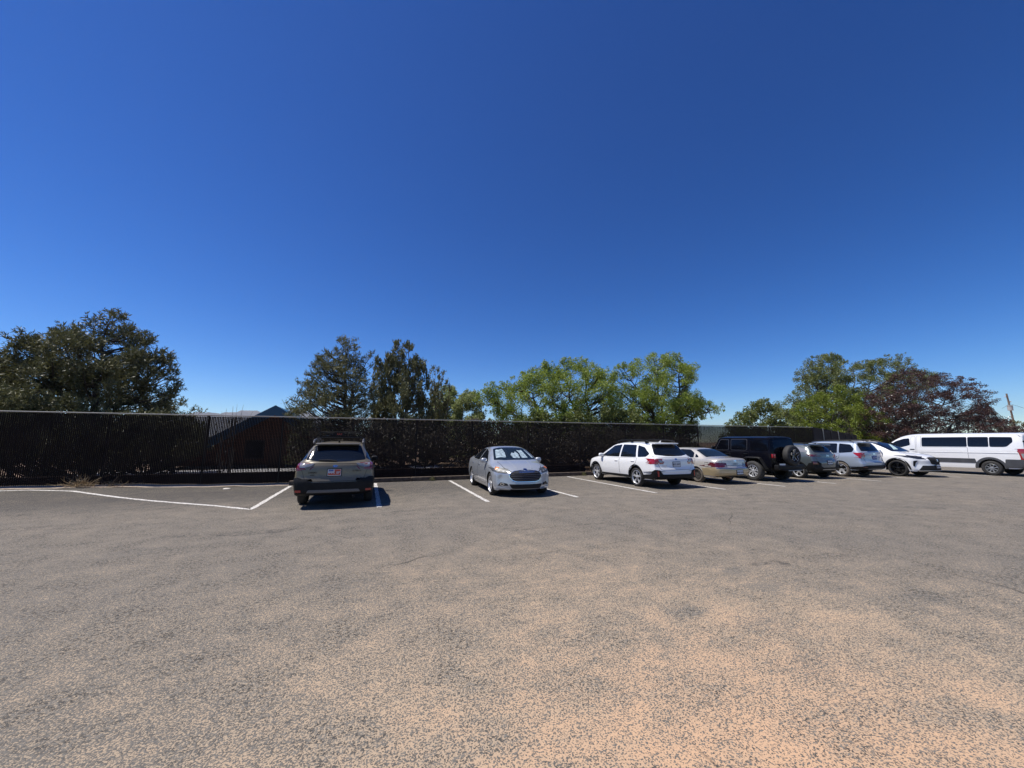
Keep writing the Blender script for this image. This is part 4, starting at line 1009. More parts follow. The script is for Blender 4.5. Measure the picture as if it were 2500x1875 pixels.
# ================================================================== fence
FY = 17.30; FT = 2.60
SLAT = mat('brown_slat', (.017, .0115, .0085), .75, spec=.08, vary=.3, scale=2)
WIRE = mat('dark_wire', (.045, .035, .028), .6, spec=.2)
POSTM = mat('dark_post', (.045, .04, .036), .5, .3)
RAILM = mat('rail_metal', (.30, .29, .26), .4, .6)
fr = thing('chain_link_fence', 'tall dark brown slatted chain link fence along the back of the lot', 'fence', (0, FY, 0))
px = [-23.5, -20.5, -17.5, -14.55, -11.6, -8.45, -5.65, -3.2, -.65, 1.95, 4.45, 7.25, 10.1, 12.9, 15.5, 17.95, 20.9, 23.9, 26.2, 28.0]
def bx8(V, F, c, s):
    n = len(V); x, y, z = c; a, b, d = s[0]/2, s[1]/2, s[2]/2
    V += [(x-a, y-b, z-d), (x+a, y-b, z-d), (x+a, y+b, z-d), (x-a, y+b, z-d), (x-a, y-b, z+d), (x+a, y-b, z+d), (x+a, y+b, z+d), (x-a, y+b, z+d)]
    F += [tuple(n+q for q in f) for f in ((0, 3, 2, 1), (4, 5, 6, 7), (0, 1, 5, 4), (1, 2, 6, 5), (2, 3, 7, 6), (3, 0, 4, 7))]
for i, x in enumerate(px):
    z0 = gz(x, FY)-.05
    bm = bmesh.new(); tube(bm, [(x, .045, z0), (x+random.uniform(-.02, .02), .045, FT-.03)], .034, 10)
    bmesh.ops.create_uvsphere(bm, u_segments=10, v_segments=6, radius=.042, matrix=Matrix.Translation((x, .045, FT-.02)))
    obj('post', bm, POSTM, fr)
bm = bmesh.new(); tube(bm, [(px[0], 0, FT), (10, 0, FT-.01), (px[-1], 0, FT)], .021, 8); obj('top_rail', bm, RAILM, fr)
for a, b in zip(px, px[1:]):
    V = []; F = []
    x = a+.03
    while x < b-.01:
        zb = gz(x, FY)+.02
        wd = random.uniform(.0400, .0416)
        bx8(V, F, (x+random.uniform(-.0012, .0012), 0, (zb+FT-.05)/2), (wd, .004, FT-.05-zb)); x += .0508
    obj('slat_panel', (V, F), SLAT, fr, 0)
    # woven wire: diagonals in front of and behind the slats
    V = []; F = []
    def wire(p, q, r=.0024):
        n = len(V); d = Vector(q)-Vector(p); a_ = d.cross(Vector((0, 1, 0))).normalized()*r; b_ = Vector((0, r, 0))
        for e in (p, q):
            for o_ in (a_, -a_*.5+b_, -a_*.5-b_): V.append(tuple(Vector(e)+o_))
        F.extend([(n, n+1, n+4, n+3), (n+1, n+2, n+5, n+4), (n+2, n, n+3, n+5)])
    H = FT-.03
    k = a-H
    while k < b:
        z0, z1 = 0.02, H
        xa, xb = max(k, a), min(k+H, b)
        if xb > xa:
            wire((xa, -.010, xa-k+.02), (xb, -.010, xb-k+.02))
            wire((a+b-xa, .010, xa-k+.02), (a+b-xb, .010, xb-k+.02), .002)
        k += .0718
    obj('wire_mesh', (V, F), WIRE, fr, 0)
# dark boarded fence that carries on at the far right
P0 = Vector((28.05, 17.32, 0)); P1 = Vector((36.5, 19.4, 0))
t1 = at(2128, 1062, 19.2).z
f2 = thing('board_fence', 'dark brown boarded fence with pale posts continuing behind the blue car and van', 'fence', P0)
SCR = mat('dark_board', (.018, .012, .009), .8, vary=.3, scale=3)
V = []; F = []; n = 64
for i in range(n):
    q = (P1-P0)*((i+.5)/n); zt_ = FT+(t1-FT)*(i+.5)/n
    bx8(V, F, (q.x, q.y, (zt_)/2), ((P1-P0).length/n*.985, .02, zt_))
obj('board_panel', (V, F), SCR, f2, 0)
for k, m in ((.18, RAILM), (.36, POSTM), (.52, RAILM), (.70, POSTM), (.86, POSTM)):
    q = (P1-P0)*k; bm = bmesh.new(); tube(bm, [(q.x, q.y-.07, 0), (q.x-.03, q.y-.07, FT+(t1-FT)*k+.06)], .03, 8); obj('post', bm, m, f2)
# low earth-red retaining wall behind the wire
bm = bmesh.new()
for k in range(3): box(bm, (-6.5, 17.62+.01*k, .08+k*.155), (34, .16, .152), bev=.01)
tag(obj('retaining_wall', bm, mat('red_stained_timber', (.035, .014, .010), .9, vary=.4, scale=2)), 'low dark red timber retaining wall behind the foot of the slatted fence', 'wall')

# ================================================================== cabin behind the fence
ap = at(681, 993, 29.5)
HW = 5.9; HL = 4.6
cb = thing('cabin', 'steep gabled cabin with blue roof and orange log gable behind the slatted fence', 'cabin', (ap.x, ap.y, 0))
BLUE = mat('blue_roof', (.012, .085, .16), .5, vary=.15, scale=1)
BLUEF = mat('blue_fascia', (.02, .075, .14), .5)
LOGW = mat('orange_log', (.15, .05, .014), .6, vary=.3, scale=6)
sl = ap.z/HW*.93
z0 = .15
def roofz(x): return ap.z-abs(x)*sl
for s in (-1, 1):
    V = [(0, -.9, ap.z), (s*HW, -.9, roofz(HW)), (s*HW, 8, roofz(HW)), (0, 8, ap.z)]
    V = V+[(x, y, z-.14) for x, y, z in V]
    obj('roof', (V, [(0, 1, 2, 3), (7, 6, 5, 4), (0, 4, 5, 1), (1, 5, 6, 2), (2, 6, 7, 3), (3, 7, 4, 0)]), BLUE, cb, 0)
    V = [(0, -.96, ap.z+.02), (s*HW, -.96, roofz(HW)+.02), (s*HW, -.96, roofz(HW)-.60), (0, -.96, ap.z-.62)]
    V = V+[(x, y+.055, z) for x, y, z in V]
    obj('fascia', (V, [(0, 1, 2, 3), (7, 6, 5, 4), (0, 4, 5, 1), (1, 5, 6, 2), (2, 6, 7, 3), (3, 7, 4, 0)]), BLUEF, cb, 0)
bm = bmesh.new()
k = z0+.1
while k < ap.z-.35:
    hw = (ap.z-.25-k)/sl
    tube(bm, [(-hw, 0, k), (hw, 0, k)], .105, 8); k += .19
obj('log_gable', bm, LOGW, cb)
for x in (-1.1, 1.5):
    bm = bmesh.new(); box(bm, (x, -.12, 1.15), (1.1, .06, 1.2)); w_ = obj('window', bm, mat('window_trim', (.05, .035, .025), .6), cb)
    bm = bmesh.new(); box(bm, (x, -.155, 1.15), (.95, .02, 1.05)); obj('pane', bm, GLASS, w_)
bm = bmesh.new(); box(bm, (.2, -.12, .85), (.95, .06, 2.0)); obj('door', bm, mat('door_wood', (.12, .06, .03), .6), cb)

# ================================================================== hills
V = []; F = []; nx = 150; D0 = 4200
for j in range(7):
    for i in range(nx+1):
        u = 300+1500*i/nx
        r = ray(u, 1078); k = (D0+j*260)/math.hypot(r[0], r[1])
        topv = 1003.5+3.5*math.sin(u*.021+1)-2.6*math.sin(u*.055)-(3.0 if 570 < u < 640 else 0)*math.sin((u-570)/70*math.pi)
        if u < 560: topv += 8*smooth((560-u)/60)
        if u > 720: topv += 80*smooth((u-720)/200)
        topv += 1.2*math.sin(u*.17)+.8*math.sin(u*.31)
        q = ray(u, topv); zt_ = q[2]/math.hypot(q[0], q[1])*(D0+4*260)+CAM_H
        prof = [0, .26, .50, .74, 1.0, .8, .3][j]
        wob = 1+.22*math.sin(i*.55+j*1.9)*(prof*(1-prof))*2+.15*math.sin(i*1.3+j)*(prof*(1-prof))*2
        V.append((r[0]*k, r[1]*k, max(-5, zt_*prof*wob)))
for j in range(6):
    for i in range(nx):
        a = j*(nx+1)+i; F.append((a, a+1, a+nx+2, a+nx+1))
o = obj('hills', (V, F), mat('scrub_hill', (.10, .088, .075), .95, vary=.45, scale=.006), None, 60); o['kind'] = 'structure'

# ================================================================== trees
BARK = mat('bark', (.06, .05, .04), .9, vary=.4, scale=5, bump=.6)
BARKG = mat('pale_bark', (.13, .115, .095), .9, vary=.4, scale=5, bump=.5)
PINE = leaf('pinyon_needles', (.055, .060, .026), (.18, .175, .066), .18)
JUN = leaf('juniper_foliage', (.062, .070, .028), (.20, .195, .08), .2)
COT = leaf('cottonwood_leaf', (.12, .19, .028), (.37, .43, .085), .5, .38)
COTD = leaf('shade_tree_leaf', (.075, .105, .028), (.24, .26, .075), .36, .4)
PALE = leaf('pale_spring_leaf', (.20, .24, .09), (.38, .42, .17), .4)
BRIGHT = leaf('bright_shrub_leaf', (.11, .16, .02), (.24, .28, .035), .4)
OLIVE = leaf('olive_leaf', (.10, .11, .045), (.22, .21, .09), .3)
PLUM = leaf('plum_leaf', (.040, .022, .020), (.125, .070, .055), .3, .35)
def unit(n):
    v = rng.normal(size=(n, 3)); return v/np.linalg.norm(v, axis=1)[:, None]
def quads(c, a, b, l, w):
    """diamond leaf blades: centre, long axis, cross axis, length, width"""
    n = len(c); l = np.asarray(l).reshape(-1, 1); w = np.asarray(w).reshape(-1, 1)
    P = np.stack([c-a*l/2, c+b*w/2-a*l*.05, c+a*l/2, c-b*w/2-a*l*.05], 1).reshape(-1, 3)
    return P
def mesh_quads(name, P, m, parent):
    n = len(P)//4
    me = bpy.data.meshes.new(name)
    me.vertices.add(len(P)); me.vertices.foreach_set('co', P.astype(np.float32).ravel())
    me.loops.add(4*n); me.loops.foreach_set('vertex_index', np.arange(4*n, dtype=np.int32))
    me.polygons.add(n); me.polygons.foreach_set('loop_start', np.arange(0, 4*n, 4, dtype=np.int32))
    me.update(); me.validate()
    me.materials.append(m)
    o = bpy.data.objects.new(name, me); COL.objects.link(o); o.parent = parent
    return o
def perp(a):
    r = unit(len(a)); b = np.cross(a, r); return b/np.maximum(np.linalg.norm(b, axis=1), 1e-6)[:, None]
DK = dict(needle=1.45, plume=1.5, broad=4.2, plum=3.2)
def foliage(C, Rr, kind, dens, size):
    """C: clump centres, Rr: radii"""
    out = []
    for c, r in zip(C, Rr):
        n = max(6, int(dens*DK[kind]*r*r*rng.uniform(.75, 1.25)))
        d = unit(n)
        if kind == 'needle':                       # bottle-brush twig ends
            pos = c+d*r*(rng.random((n, 1))**.45)*np.array([1, 1, .8])
            ax = d*.7+np.array([0, 0, .6])+rng.normal(size=(n, 3))*.25; ax /= np.linalg.norm(ax, axis=1)[:, None]
            for k in range(7):
                t = rng.uniform(-.5, .5, (n, 1))*size*1.5
                a = ax*.75+unit(n)*.75; a /= np.linalg.norm(a, axis=1)[:, None]
                out.append(quads(pos+ax*t+a*size*.35, a, perp(a), size*rng.uniform(.7, 1.2, n), np.full(n, size*.20)))
        elif kind == 'plume':                      # upright feathery sprays
            pos = c+d*r*(rng.random((n, 1))**.5)*np.array([.75, .75, 1.15])
            ax = d*.35+np.array([0, 0, 1.0])+rng.normal(size=(n, 3))*.2; ax /= np.linalg.norm(ax, axis=1)[:, None]
            for k in range(6):
                t = rng.uniform(-.6, .6, (n, 1))*size*1.6
                a = ax+unit(n)*.5; a /= np.linalg.norm(a, axis=1)[:, None]
                out.append(quads(pos+ax*t+unit(n)*size*.25, a, perp(a), size*rng.uniform(.6, 1.1, n), size*rng.uniform(.2, .34, n)))
        elif kind == 'plum':
            pos = c+d*r*(rng.random((n, 1))**.5)*np.array([1.15, 1.15, .7])
            a = unit(n)*np.array([1, 1, .45])+d*.4; a /= np.linalg.norm(a, axis=1)[:, None]
            out.append(quads(pos, a, perp(a), size*rng.uniform(.7, 1.25, n), size*rng.uniform(.45, .6, n)))
        else:
            pos = c+d*r*(rng.random((n, 1))**.5)
            a = unit(n)+np.array([0, 0, -.25]); a /= np.linalg.norm(a, axis=1)[:, None]
            out.append(quads(pos, a, perp(a), size*rng.uniform(.7, 1.25, n), size*rng.uniform(.6, .9, n)))
    return np.concatenate(out)
def seg_dist(p, poly):
    A = np.array(poly); B = np.roll(A, -1, 0); AB = B-A
    t = np.clip(((p-A)*AB).sum(1)/np.maximum((AB**2).sum(1), 1e-9), 0, 1)
    return np.sqrt((((A+AB*t[:, None])-p)**2).sum(1)).min()
def inside(p, poly):
    c = False; n = len(poly)
    for i in range(n):
        (x1, y1), (x2, y2) = poly[i-1], poly[i]
        if (y1 > p[1]) != (y2 > p[1]) and p[0] < (x2-x1)*(p[1]-y1)/(y2-y1)+x1: c = not c
    return c
def tree(name, label, cat, outline, y, stems, kind, m, n, rmin, rmax, dens, size, bark=BARK, trunk_r=.16, depth=1.0, group='trees beyond the fence', zlow=.4, limb=.045, gap=0.0):
    """outline: silhouette in photo pixels at distance y; stems: list of pixel polylines from ground to tip"""
    W = [at(u, v, y) for u, v in outline]; poly = [(q.x, q.z) for q in W]
    xs_ = [q[0] for q in poly]; zs_ = [q[1] for q in poly]
    base = at(*stems[0][0], y); base = Vector((base.x, y, 0))
    t = thing(name, label, cat, base, 0, group)
    # stems
    bm = bmesh.new(); nodes = []
    for st in stems:
        pts = [at(u, v, y) for u, v in st]; pts[0].z = -.1
        off = rng.uniform(-.5, .5) if len(stems) > 1 else 0
        pp = []
        for a, b in zip(pts, pts[1:]):
            k = max(2, int((b-a).length/.4))
            pp += [a.lerp(b, i/k) for i in range(k)]
        pp.append(pts[-1])
        for i, q in enumerate(pp):
            f = i/(len(pp)-1); q.y += off*f*1.5+.08*math.sin(i*1.1); q.x += .05*math.sin(i*1.7+y)
        rad = [trunk_r*(1-.88*i/(len(pp)-1)) for i in range(len(pp))]
        tube(bm, [q-base for q in pp], rad, 8); nodes += list(zip(pp, rad))
    n = int(n*(1.2 if kind in ('needle', 'plume') else 1.6)); C = []; Rr = []; tries = 0
    while len(C) < n and tries < n*60:
        tries += 1
        p = np.array([rng.uniform(min(xs_), max(xs_)), rng.uniform(max(zlow, min(zs_)), max(zs_))])
        if not inside(p, poly): continue
        de = seg_dist(p, poly); r = rng.uniform(rmin, rmax)
        r = min(r, .16+de*.75)
        if de < .04: continue
        if gap and min([np.hypot(p[0]-c[0], (p[1]-c[2])) for c in C] or [9]) < gap: continue
        dd = min(de*1.3+.3, 2.6)*depth
        C.append(np.array([p[0], y+rng.uniform(-dd, dd), p[1]])); Rr.append(r)
    for i, q in enumerate(W):                       # sprigs that reach out to the silhouette
        for k in range(2):
            w = q.lerp(W[(i+1) % len(W)], rng.uniform(0, .5) if k else 0)
            if w.z > 1.2: C.append(np.array([w.x, y+rng.uniform(-.35, .35), w.z-.08])); Rr.append(rng.uniform(.13, .2))
    # limbs
    for c, r in zip(C, Rr):
        cv = Vector(c); best = None
        for q, rd in nodes:
            h = math.hypot(cv.x-q.x, cv.y-q.y); want = cv.z-.55*h
            cost = abs(q.z-want)+.5*h
            if best is None or cost < best[0]: best = (cost, q, rd)
        q = best[1]; mid = q.lerp(cv, .55)+Vector((0, 0, -.10*(cv-q).length))
        r0 = min(limb, best[2]*.7)
        tube(bm, [q-base, q.lerp(mid, .5)-base+Vector(unit(1)[0]*.06), mid-base, cv-base], [r0, r0*.8, r0*.6, r0*.25], 5, caps=False)
    obj('trunk', bm, bark, t, 60)
    P = foliage([c-np.array(base) for c in C], Rr, kind, dens, size)
    mesh_quads('crown', P, m, t)
    return t

# 1 big pinyon on the left
tree('pinyon_pine', 'broad dark pinyon pine rising over the left end of the fence', 'tree',
     [(-90, 1120), (-60, 900), (5, 870), (25, 820), (75, 808), (120, 835), (160, 815), (195, 790), (225, 775), (262, 757), (300, 765), (325, 800), (365, 812), (385, 850), (418, 862), (420, 900), (432, 945), (428, 962), (405, 972), (415, 990), (420, 1010), (410, 1120)],
     23.5, [[(222, 1150), (225, 1040), (232, 930), (255, 790)], [(222, 1100), (260, 1010), (330, 930), (385, 880)], [(222, 1120), (170, 1000), (90, 880), (60, 830)]],
     'needle', PINE, 230, .32, .62, 175, .20, BARK, .24, 1.2, gap=.09)
tree('pinyon_pine', 'small low pinyon pine top just over the fence between the big pine and the hills', 'tree',
     [(330, 1120), (330, 1000), (365, 985), (400, 975), (440, 975), (470, 995), (496, 1002), (500, 1120)], 25.5, [[(420, 1150), (420, 1060), (425, 985)]],
     'needle', JUN, 60, .28, .5, 150, .17, BARK, .1, 1.0)
tree('pinyon_pine', 'yellowish low pine boughs at the far left just above the fence', 'tree',
     [(-80, 1120), (-70, 960), (0, 935), (60, 965), (120, 990), (130, 1120)], 20.8, [[(30, 1150), (30, 1050), (20, 960)]],
     'needle', JUN, 70, .26, .5, 170, .16, BARK, .1, .8)
# 2 conifers beside the cabin
tree('pinyon_pine', 'tall pointed pinyon pine with open branches above the olive wagon', 'tree',
     [(700, 1130), (705, 1010), (700, 980), (730, 960), (728, 930), (745, 930), (770, 930), (752, 910), (765, 892), (775, 870), (795, 855), (800, 862), (818, 855), (830, 830), (840, 822), (868, 828), (872, 850), (880, 880), (900, 868), (908, 862), (905, 890), (920, 930), (925, 990), (920, 1130)],
     26, [[(842, 1150), (843, 1040), (842, 940), (845, 835)], [(843, 985), (862, 940), (895, 885)]],
     'needle', JUN, 190, .26, .46, 170, .17, BARK, .19, 1.0, gap=.16)
tree('juniper_tree', 'many pointed juniper right of the tall pinyon pine', 'tree',
     [(905, 1130), (905, 960), (915, 900), (918, 880), (926, 876), (932, 895), (944, 866), (952, 868), (960, 858), (966, 836), (972, 836), (980, 860), (986, 845), (992, 836), (1004, 842), (1014, 870), (1022, 880), (1032, 878), (1042, 905), (1048, 930), (1040, 980), (1060, 1010), (1070, 1130)],
     28, [[(985, 1150), (985, 1040), (980, 950), (970, 850)], [(985, 1040), (995, 940), (998, 850)], [(985, 1060), (960, 980), (940, 880)]],
     'plume', JUN, 190, .26, .44, 170, .22, BARKG, .15, 1.0, gap=.16)
tree('juniper_tree', 'thin topped juniper with twiggy spikes between the conifers and the pale trees', 'tree',
     [(1040, 1130), (1045, 985), (1055, 945), (1075, 935), (1090, 930), (1098, 945), (1096, 975), (1085, 1005), (1085, 1130)], 29.5,
     [[(1066, 1150), (1062, 1040), (1060, 950), (1058, 898)], [(1066, 1060), (1072, 980), (1078, 912)], [(1066, 1060), (1092, 990), (1097, 932)]],
     'plume', JUN, 60, .22, .38, 150, .2, BARKG, .07, .8)
tree('dead_tree', 'sparse twiggy top standing above the thin juniper', 'tree',
     [(1050, 960), (1050, 905), (1056, 896), (1068, 900), (1072, 920), (1082, 908), (1082, 922), (1068, 935), (1066, 960)], 30.5,
     [[(1060, 1150), (1058, 1000), (1057, 900)], [(1059, 990), (1066, 940), (1078, 912)]], 'plume', OLIVE, 9, .14, .22, 150, .16, BARKG, .045, .5, limb=.02)
# 3 pale trees
tree('pale_tree', 'pale green feathery young tree right of the conifers', 'tree',
     [(1040, 1130), (1050, 1000), (1060, 960), (1085, 938), (1105, 945), (1120, 965), (1128, 1000), (1125, 1130)], 33,
     [[(1095, 1150), (1092, 1050), (1090, 950)]], 'broad', PALE, 95, .3, .55, 190, .14, BARKG, .08, 1.0)
tree('pale_tree', 'pale green low feathery tree between the conifers and cottonwoods', 'tree',
     [(1100, 1130), (1105, 990), (1125, 965), (1140, 952), (1160, 955), (1178, 985), (1196, 1022), (1200, 1130)], 31,
     [[(1132, 1150), (1131, 1050), (1132, 965)], [(1140, 1100), (1155, 1030), (1160, 965)]], 'broad', PALE, 95, .3, .5, 200, .13, BARKG, .06, 1.0)
# 4 cottonwoods
tree('cottonwood_tree', 'wide fresh green cottonwood with leaning limbs behind the silver sedan', 'tree',
     [(1200, 1120), (1205, 1010), (1190, 985), (1158, 975), (1155, 958), (1180, 955), (1180, 938), (1200, 932), (1212, 950), (1222, 930), (1238, 935), (1250, 920), (1275, 908), (1295, 900), (1308, 892), (1318, 905), (1330, 880), (1345, 882), (1360, 898), (1375, 874), (1388, 875), (1398, 885), (1412, 872), (1422, 880), (1432, 875), (1445, 890), (1458, 898), (1470, 905), (1480, 898), (1498, 915), (1503, 945), (1500, 1000), (1490, 1120)],
     27, [[(1452, 1130), (1420, 1040), (1395, 970), (1380, 890)], [(1452, 1130), (1440, 1030), (1435, 940), (1440, 885)], [(1430, 1060), (1390, 1010), (1352, 985), (1345, 955), (1318, 930), (1300, 905)], [(1352, 990), (1300, 960), (1230, 950)], [(1400, 1090), (1300, 1040), (1220, 985)]],
     'broad', COT, 300, .30, .62, 205, .105, BARK, .17, 1.1, gap=.09)
tree('cottonwood_tree', 'full fresh green cottonwood above the white wagon with one low right branch', 'tree',
     [(1470, 1120), (1480, 1000), (1510, 960), (1500, 915), (1503, 895), (1520, 885), (1535, 892), (1552, 875), (1585, 868), (1598, 858), (1615, 868), (1625, 862), (1655, 862), (1660, 878), (1672, 900), (1700, 895), (1698, 915), (1675, 930), (1685, 965), (1712, 975), (1745, 990), (1768, 985), (1765, 1000), (1735, 1018), (1715, 1022), (1692, 1010), (1695, 1040), (1690, 1120)],
     26, [[(1628, 1140), (1622, 1030), (1610, 950), (1600, 870)], [(1628, 1100), (1600, 1010), (1560, 940), (1530, 895)], [(1628, 1060), (1650, 960), (1650, 875)], [(1640, 1080), (1690, 1020), (1760, 992)]],
     'broad', COT, 300, .30, .60, 205, .105, BARK, .17, 1.1, gap=.09)
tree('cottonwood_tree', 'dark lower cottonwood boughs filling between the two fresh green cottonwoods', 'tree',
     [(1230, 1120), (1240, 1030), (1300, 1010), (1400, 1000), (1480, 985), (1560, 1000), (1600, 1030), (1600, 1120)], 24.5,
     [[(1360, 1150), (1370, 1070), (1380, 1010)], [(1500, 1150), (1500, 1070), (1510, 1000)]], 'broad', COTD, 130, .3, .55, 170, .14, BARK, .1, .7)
# 5 right group
tree('leafy_shrub', 'dark green leafy shrub row topping the fence left of the tall shade trees', 'shrub',
     [(1770, 1130), (1772, 1040), (1790, 1028), (1805, 1005), (1818, 1010), (1840, 985), (1852, 978), (1866, 972), (1872, 985), (1890, 990), (1905, 1000), (1930, 990), (1935, 1130)], 20.5,
     [[(1850, 1150), (1852, 1080), (1862, 985)], [(1900, 1150), (1895, 1080), (1890, 1000)], [(1800, 1150), (1805, 1080), (1808, 1015)]], 'broad', COTD, 150, .22, .42, 230, .12, BARK, .05, .8, group='shrubs behind the fence')
tree('shade_tree', 'tall green shade tree with a rounded left lobe behind the slate crossover', 'tree',
     [(1900, 1120), (1915, 1000), (1930, 960), (1955, 950), (1965, 915), (1975, 885), (1985, 870), (2010, 866), (2025, 862), (2042, 875), (2052, 895), (2050, 920), (2060, 960), (2090, 990), (2090, 1120)], 27,
     [[(2060, 1150), (2058, 1030), (2045, 935), (2020, 880)], [(2058, 1040), (2000, 960), (1985, 890)]], 'broad', COTD, 220, .32, .62, 190, .122, BARK, .17, 1.1, gap=.09)
tree('shade_tree', 'tall green shade tree with twin tips behind the purple leaved plum', 'tree',
     [(2050, 1120), (2058, 980), (2055, 905), (2068, 880), (2085, 885), (2105, 880), (2125, 878), (2150, 878), (2162, 866), (2178, 875), (2190, 865), (2206, 862), (2210, 885), (2230, 900), (2250, 905), (2285, 920), (2280, 940), (2230, 960), (2200, 1120)], 28,
     [[(2110, 1150), (2105, 1030), (2130, 950), (2160, 885)], [(2105, 1030), (2180, 940), (2200, 875)], [(2105, 1040), (2080, 960), (2080, 900)]], 'broad', COTD, 250, .32, .62, 190, .122, BARK, .17, 1.1, gap=.09)
tree('bright_shrub', 'bright yellow green shrub in front of the shade trees and left of the plum', 'shrub',
     [(1920, 1130), (1925, 1010), (1955, 985), (1990, 965), (2025, 940), (2060, 945), (2090, 985), (2120, 1000), (2140, 1040), (2140, 1130)], 22.5,
     [[(2030, 1150), (2030, 1060), (2035, 960)], [(1970, 1150), (1970, 1060), (1985, 980)]], 'broad', BRIGHT, 190, .26, .5, 210, .12, BARK, .06, .9, group='shrubs behind the fence')
tree('purple_plum_tree', 'dark purple leaved plum tree above the white van', 'tree',
     [(2105, 1130), (2110, 1020), (2125, 980), (2150, 950), (2165, 930), (2195, 905), (2225, 895), (2250, 905), (2270, 930), (2285, 915), (2300, 908), (2315, 925), (2335, 918), (2360, 925), (2368, 945), (2402, 955), (2390, 975), (2405, 985), (2395, 1000), (2420, 1010), (2440, 1025), (2470, 1045), (2480, 1130)], 20.5,
     [[(2265, 1150), (2262, 1060), (2240, 980), (2220, 910)], [(2262, 1070), (2300, 990), (2350, 930)], [(2262, 1090), (2330, 1020), (2400, 985)], [(2262, 1080), (2200, 1000), (2160, 960)]],
     'plum', PLUM, 420, .26, .50, 210, .13, BARK, .11, 1.0, gap=.06)
tree('purple_plum_tree', 'low purple and olive foliage along the van roof at the right edge', 'tree',
     [(2380, 1130), (2390, 1045), (2420, 1035), (2450, 1028), (2480, 1030), (2520, 1050), (2530, 1130)], 17.5,
     [[(2450, 1150), (2450, 1080), (2455, 1035)]], 'plum', PLUM, 60, .2, .36, 220, .13, BARK, .06, .7)
tree('olive_shrub', 'small yellow olive shrub at the right edge below the utility pole', 'shrub',
     [(2420, 1130), (2430, 1045), (2455, 1025), (2490, 1030), (2530, 1045), (2540, 1130)], 21.5,
     [[(2480, 1150), (2480, 1080), (2475, 1035)]], 'broad', OLIVE, 50, .24, .42, 200, .12, BARK, .05, .7, group='shrubs behind the fence')
# scrub seen through the slats
SCRUB = leaf('scrub_leaf', (.07, .062, .045), (.19, .165, .12), .3)
tree('dark_scrub', 'dark low scrub behind the fence between the cabin and the white wagon', 'shrub',
     [(700, 1140), (710, 1040), (900, 1020), (1000, 1030), (1150, 1020), (1250, 1040), (1400, 1040), (1550, 1050), (1690, 1060), (1700, 1140)], 21.5,
     [[(1040, 1150), (1040, 1060)], [(1300, 1150), (1300, 1070)], [(1560, 1150), (1560, 1075)]], 'broad', SCRUB, 250, .35, .6, 60, .14, BARK, .05, .6, group='shrubs behind the fence', zlow=.1)
tree('dark_scrub', 'dark low scrub behind the left end of the fence under the big pine', 'shrub',
     [(-80, 1160), (-80, 1000), (200, 1005), (400, 1005), (470, 1030), (500, 1080), (500, 1130), (400, 1160)], 20.5,
     [[(100, 1170), (100, 1060)], [(350, 1170), (350, 1060)]], 'needle', PINE, 190, .35, .6, 70, .18, BARK, .05, .6, group='shrubs behind the fence', zlow=.1)

# ================================================================== utility pole
b = at(2478, 1042, 33); tp = at(2457, 961, 33)
up = thing('utility_pole', 'wooden utility pole with a grey transformer and brackets at the right edge', 'utility pole', (b.x, b.y, 0))
PW = mat('pole_wood', (.20, .15, .11), .85, vary=.3, scale=4)
axis = (tp-b); dn = b-axis*1.1
def along(k): return b+axis*k-Vector((b.x, b.y, 0))
bm = bmesh.new(); tube(bm, [along(-1.2), along(1.0)], [.17, .115], 10); obj('pole', bm, PW, up)
bm = bmesh.new(); c0 = along(.56)+Vector((-.62, -.2, 0))
tube(bm, [c0+Vector((0, 0, -.46)), c0+Vector((0, 0, -.44)), c0+Vector((0, 0, .36)), c0+Vector((0, 0, .42)), c0+Vector((0, 0, .46))], [.26, .32, .34, .40, .28], 16)
tube(bm, [c0+Vector((-.05, 0, .36)), c0+Vector((-.07, 0, .55))], [.06, .03], 8); tr_ = obj('transformer', bm, mat('transformer_grey', (.38, .38, .37), .5), up)
bm = bmesh.new(); tube(bm, [along(.56)+Vector((-.35, -.1, 0)), along(.56)], .035, 6); obj('bracket', bm, STEEL, up)
for k, s in ((.90, -1), (.76, 1), (.62, 1)):
    bm = bmesh.new(); tube(bm, [along(k), along(k)+Vector((s*.75, 0, -.02))], .045, 6); ar = obj('bracket', bm, POSTM, up)
    bm = bmesh.new(); e = along(k)+Vector((s*.75, 0, .02)); tube(bm, [e+Vector((-.1*s, 0, .0)), e, e+Vector((s*.13, 0, -.03))], [.08, .12, .07], 8); obj('insulator', bm, mat('porcelain', (.55, .58, .62), .25), ar)
bm = bmesh.new(); tube(bm, [along(.20), along(.30)+Vector((-.6, 0, 0)), along(.30)+Vector((-1.3, 0, .02)), along(.24)+Vector((-1.6, 0, 0))], .05, 6); la = obj('lamp_arm', bm, STEEL, up)
bm = bmesh.new(); tube(bm, [along(.26)+Vector((-1.5, 0, 0)), along(.24)+Vector((-2.0, 0, .0))], [.07, .05], 8); obj('lamp_head', bm, STEEL, la)
V3 = Vector
def cable(p, q, sag, r=.012, par=None, nm='cable'):
    bm = bmesh.new(); tube(bm, [p.lerp(q, i/14)-V3((0, 0, sag*4*(i/14)*(1-i/14))) for i in range(15)], r, 4); return obj(nm, bm, POSTM, par)
O = V3((b.x, b.y, 0))
w0 = O+along(.76)+V3((.75, 0, 0))
for k, e in ((0, (9, 4, -.6)), (1, (8, -3, -2.4)), (2, (9, 2, -1.2))):
    q = along([.76, .70, .2][k])+V3(([.75, .1, .05][k], 0, 0)); cable(q, q+V3(e), .15, .022, up)
cable(along(.05)+V3((.1, 0, 0)), along(.05)+V3((5, -2, .9)), .1, .014, up)

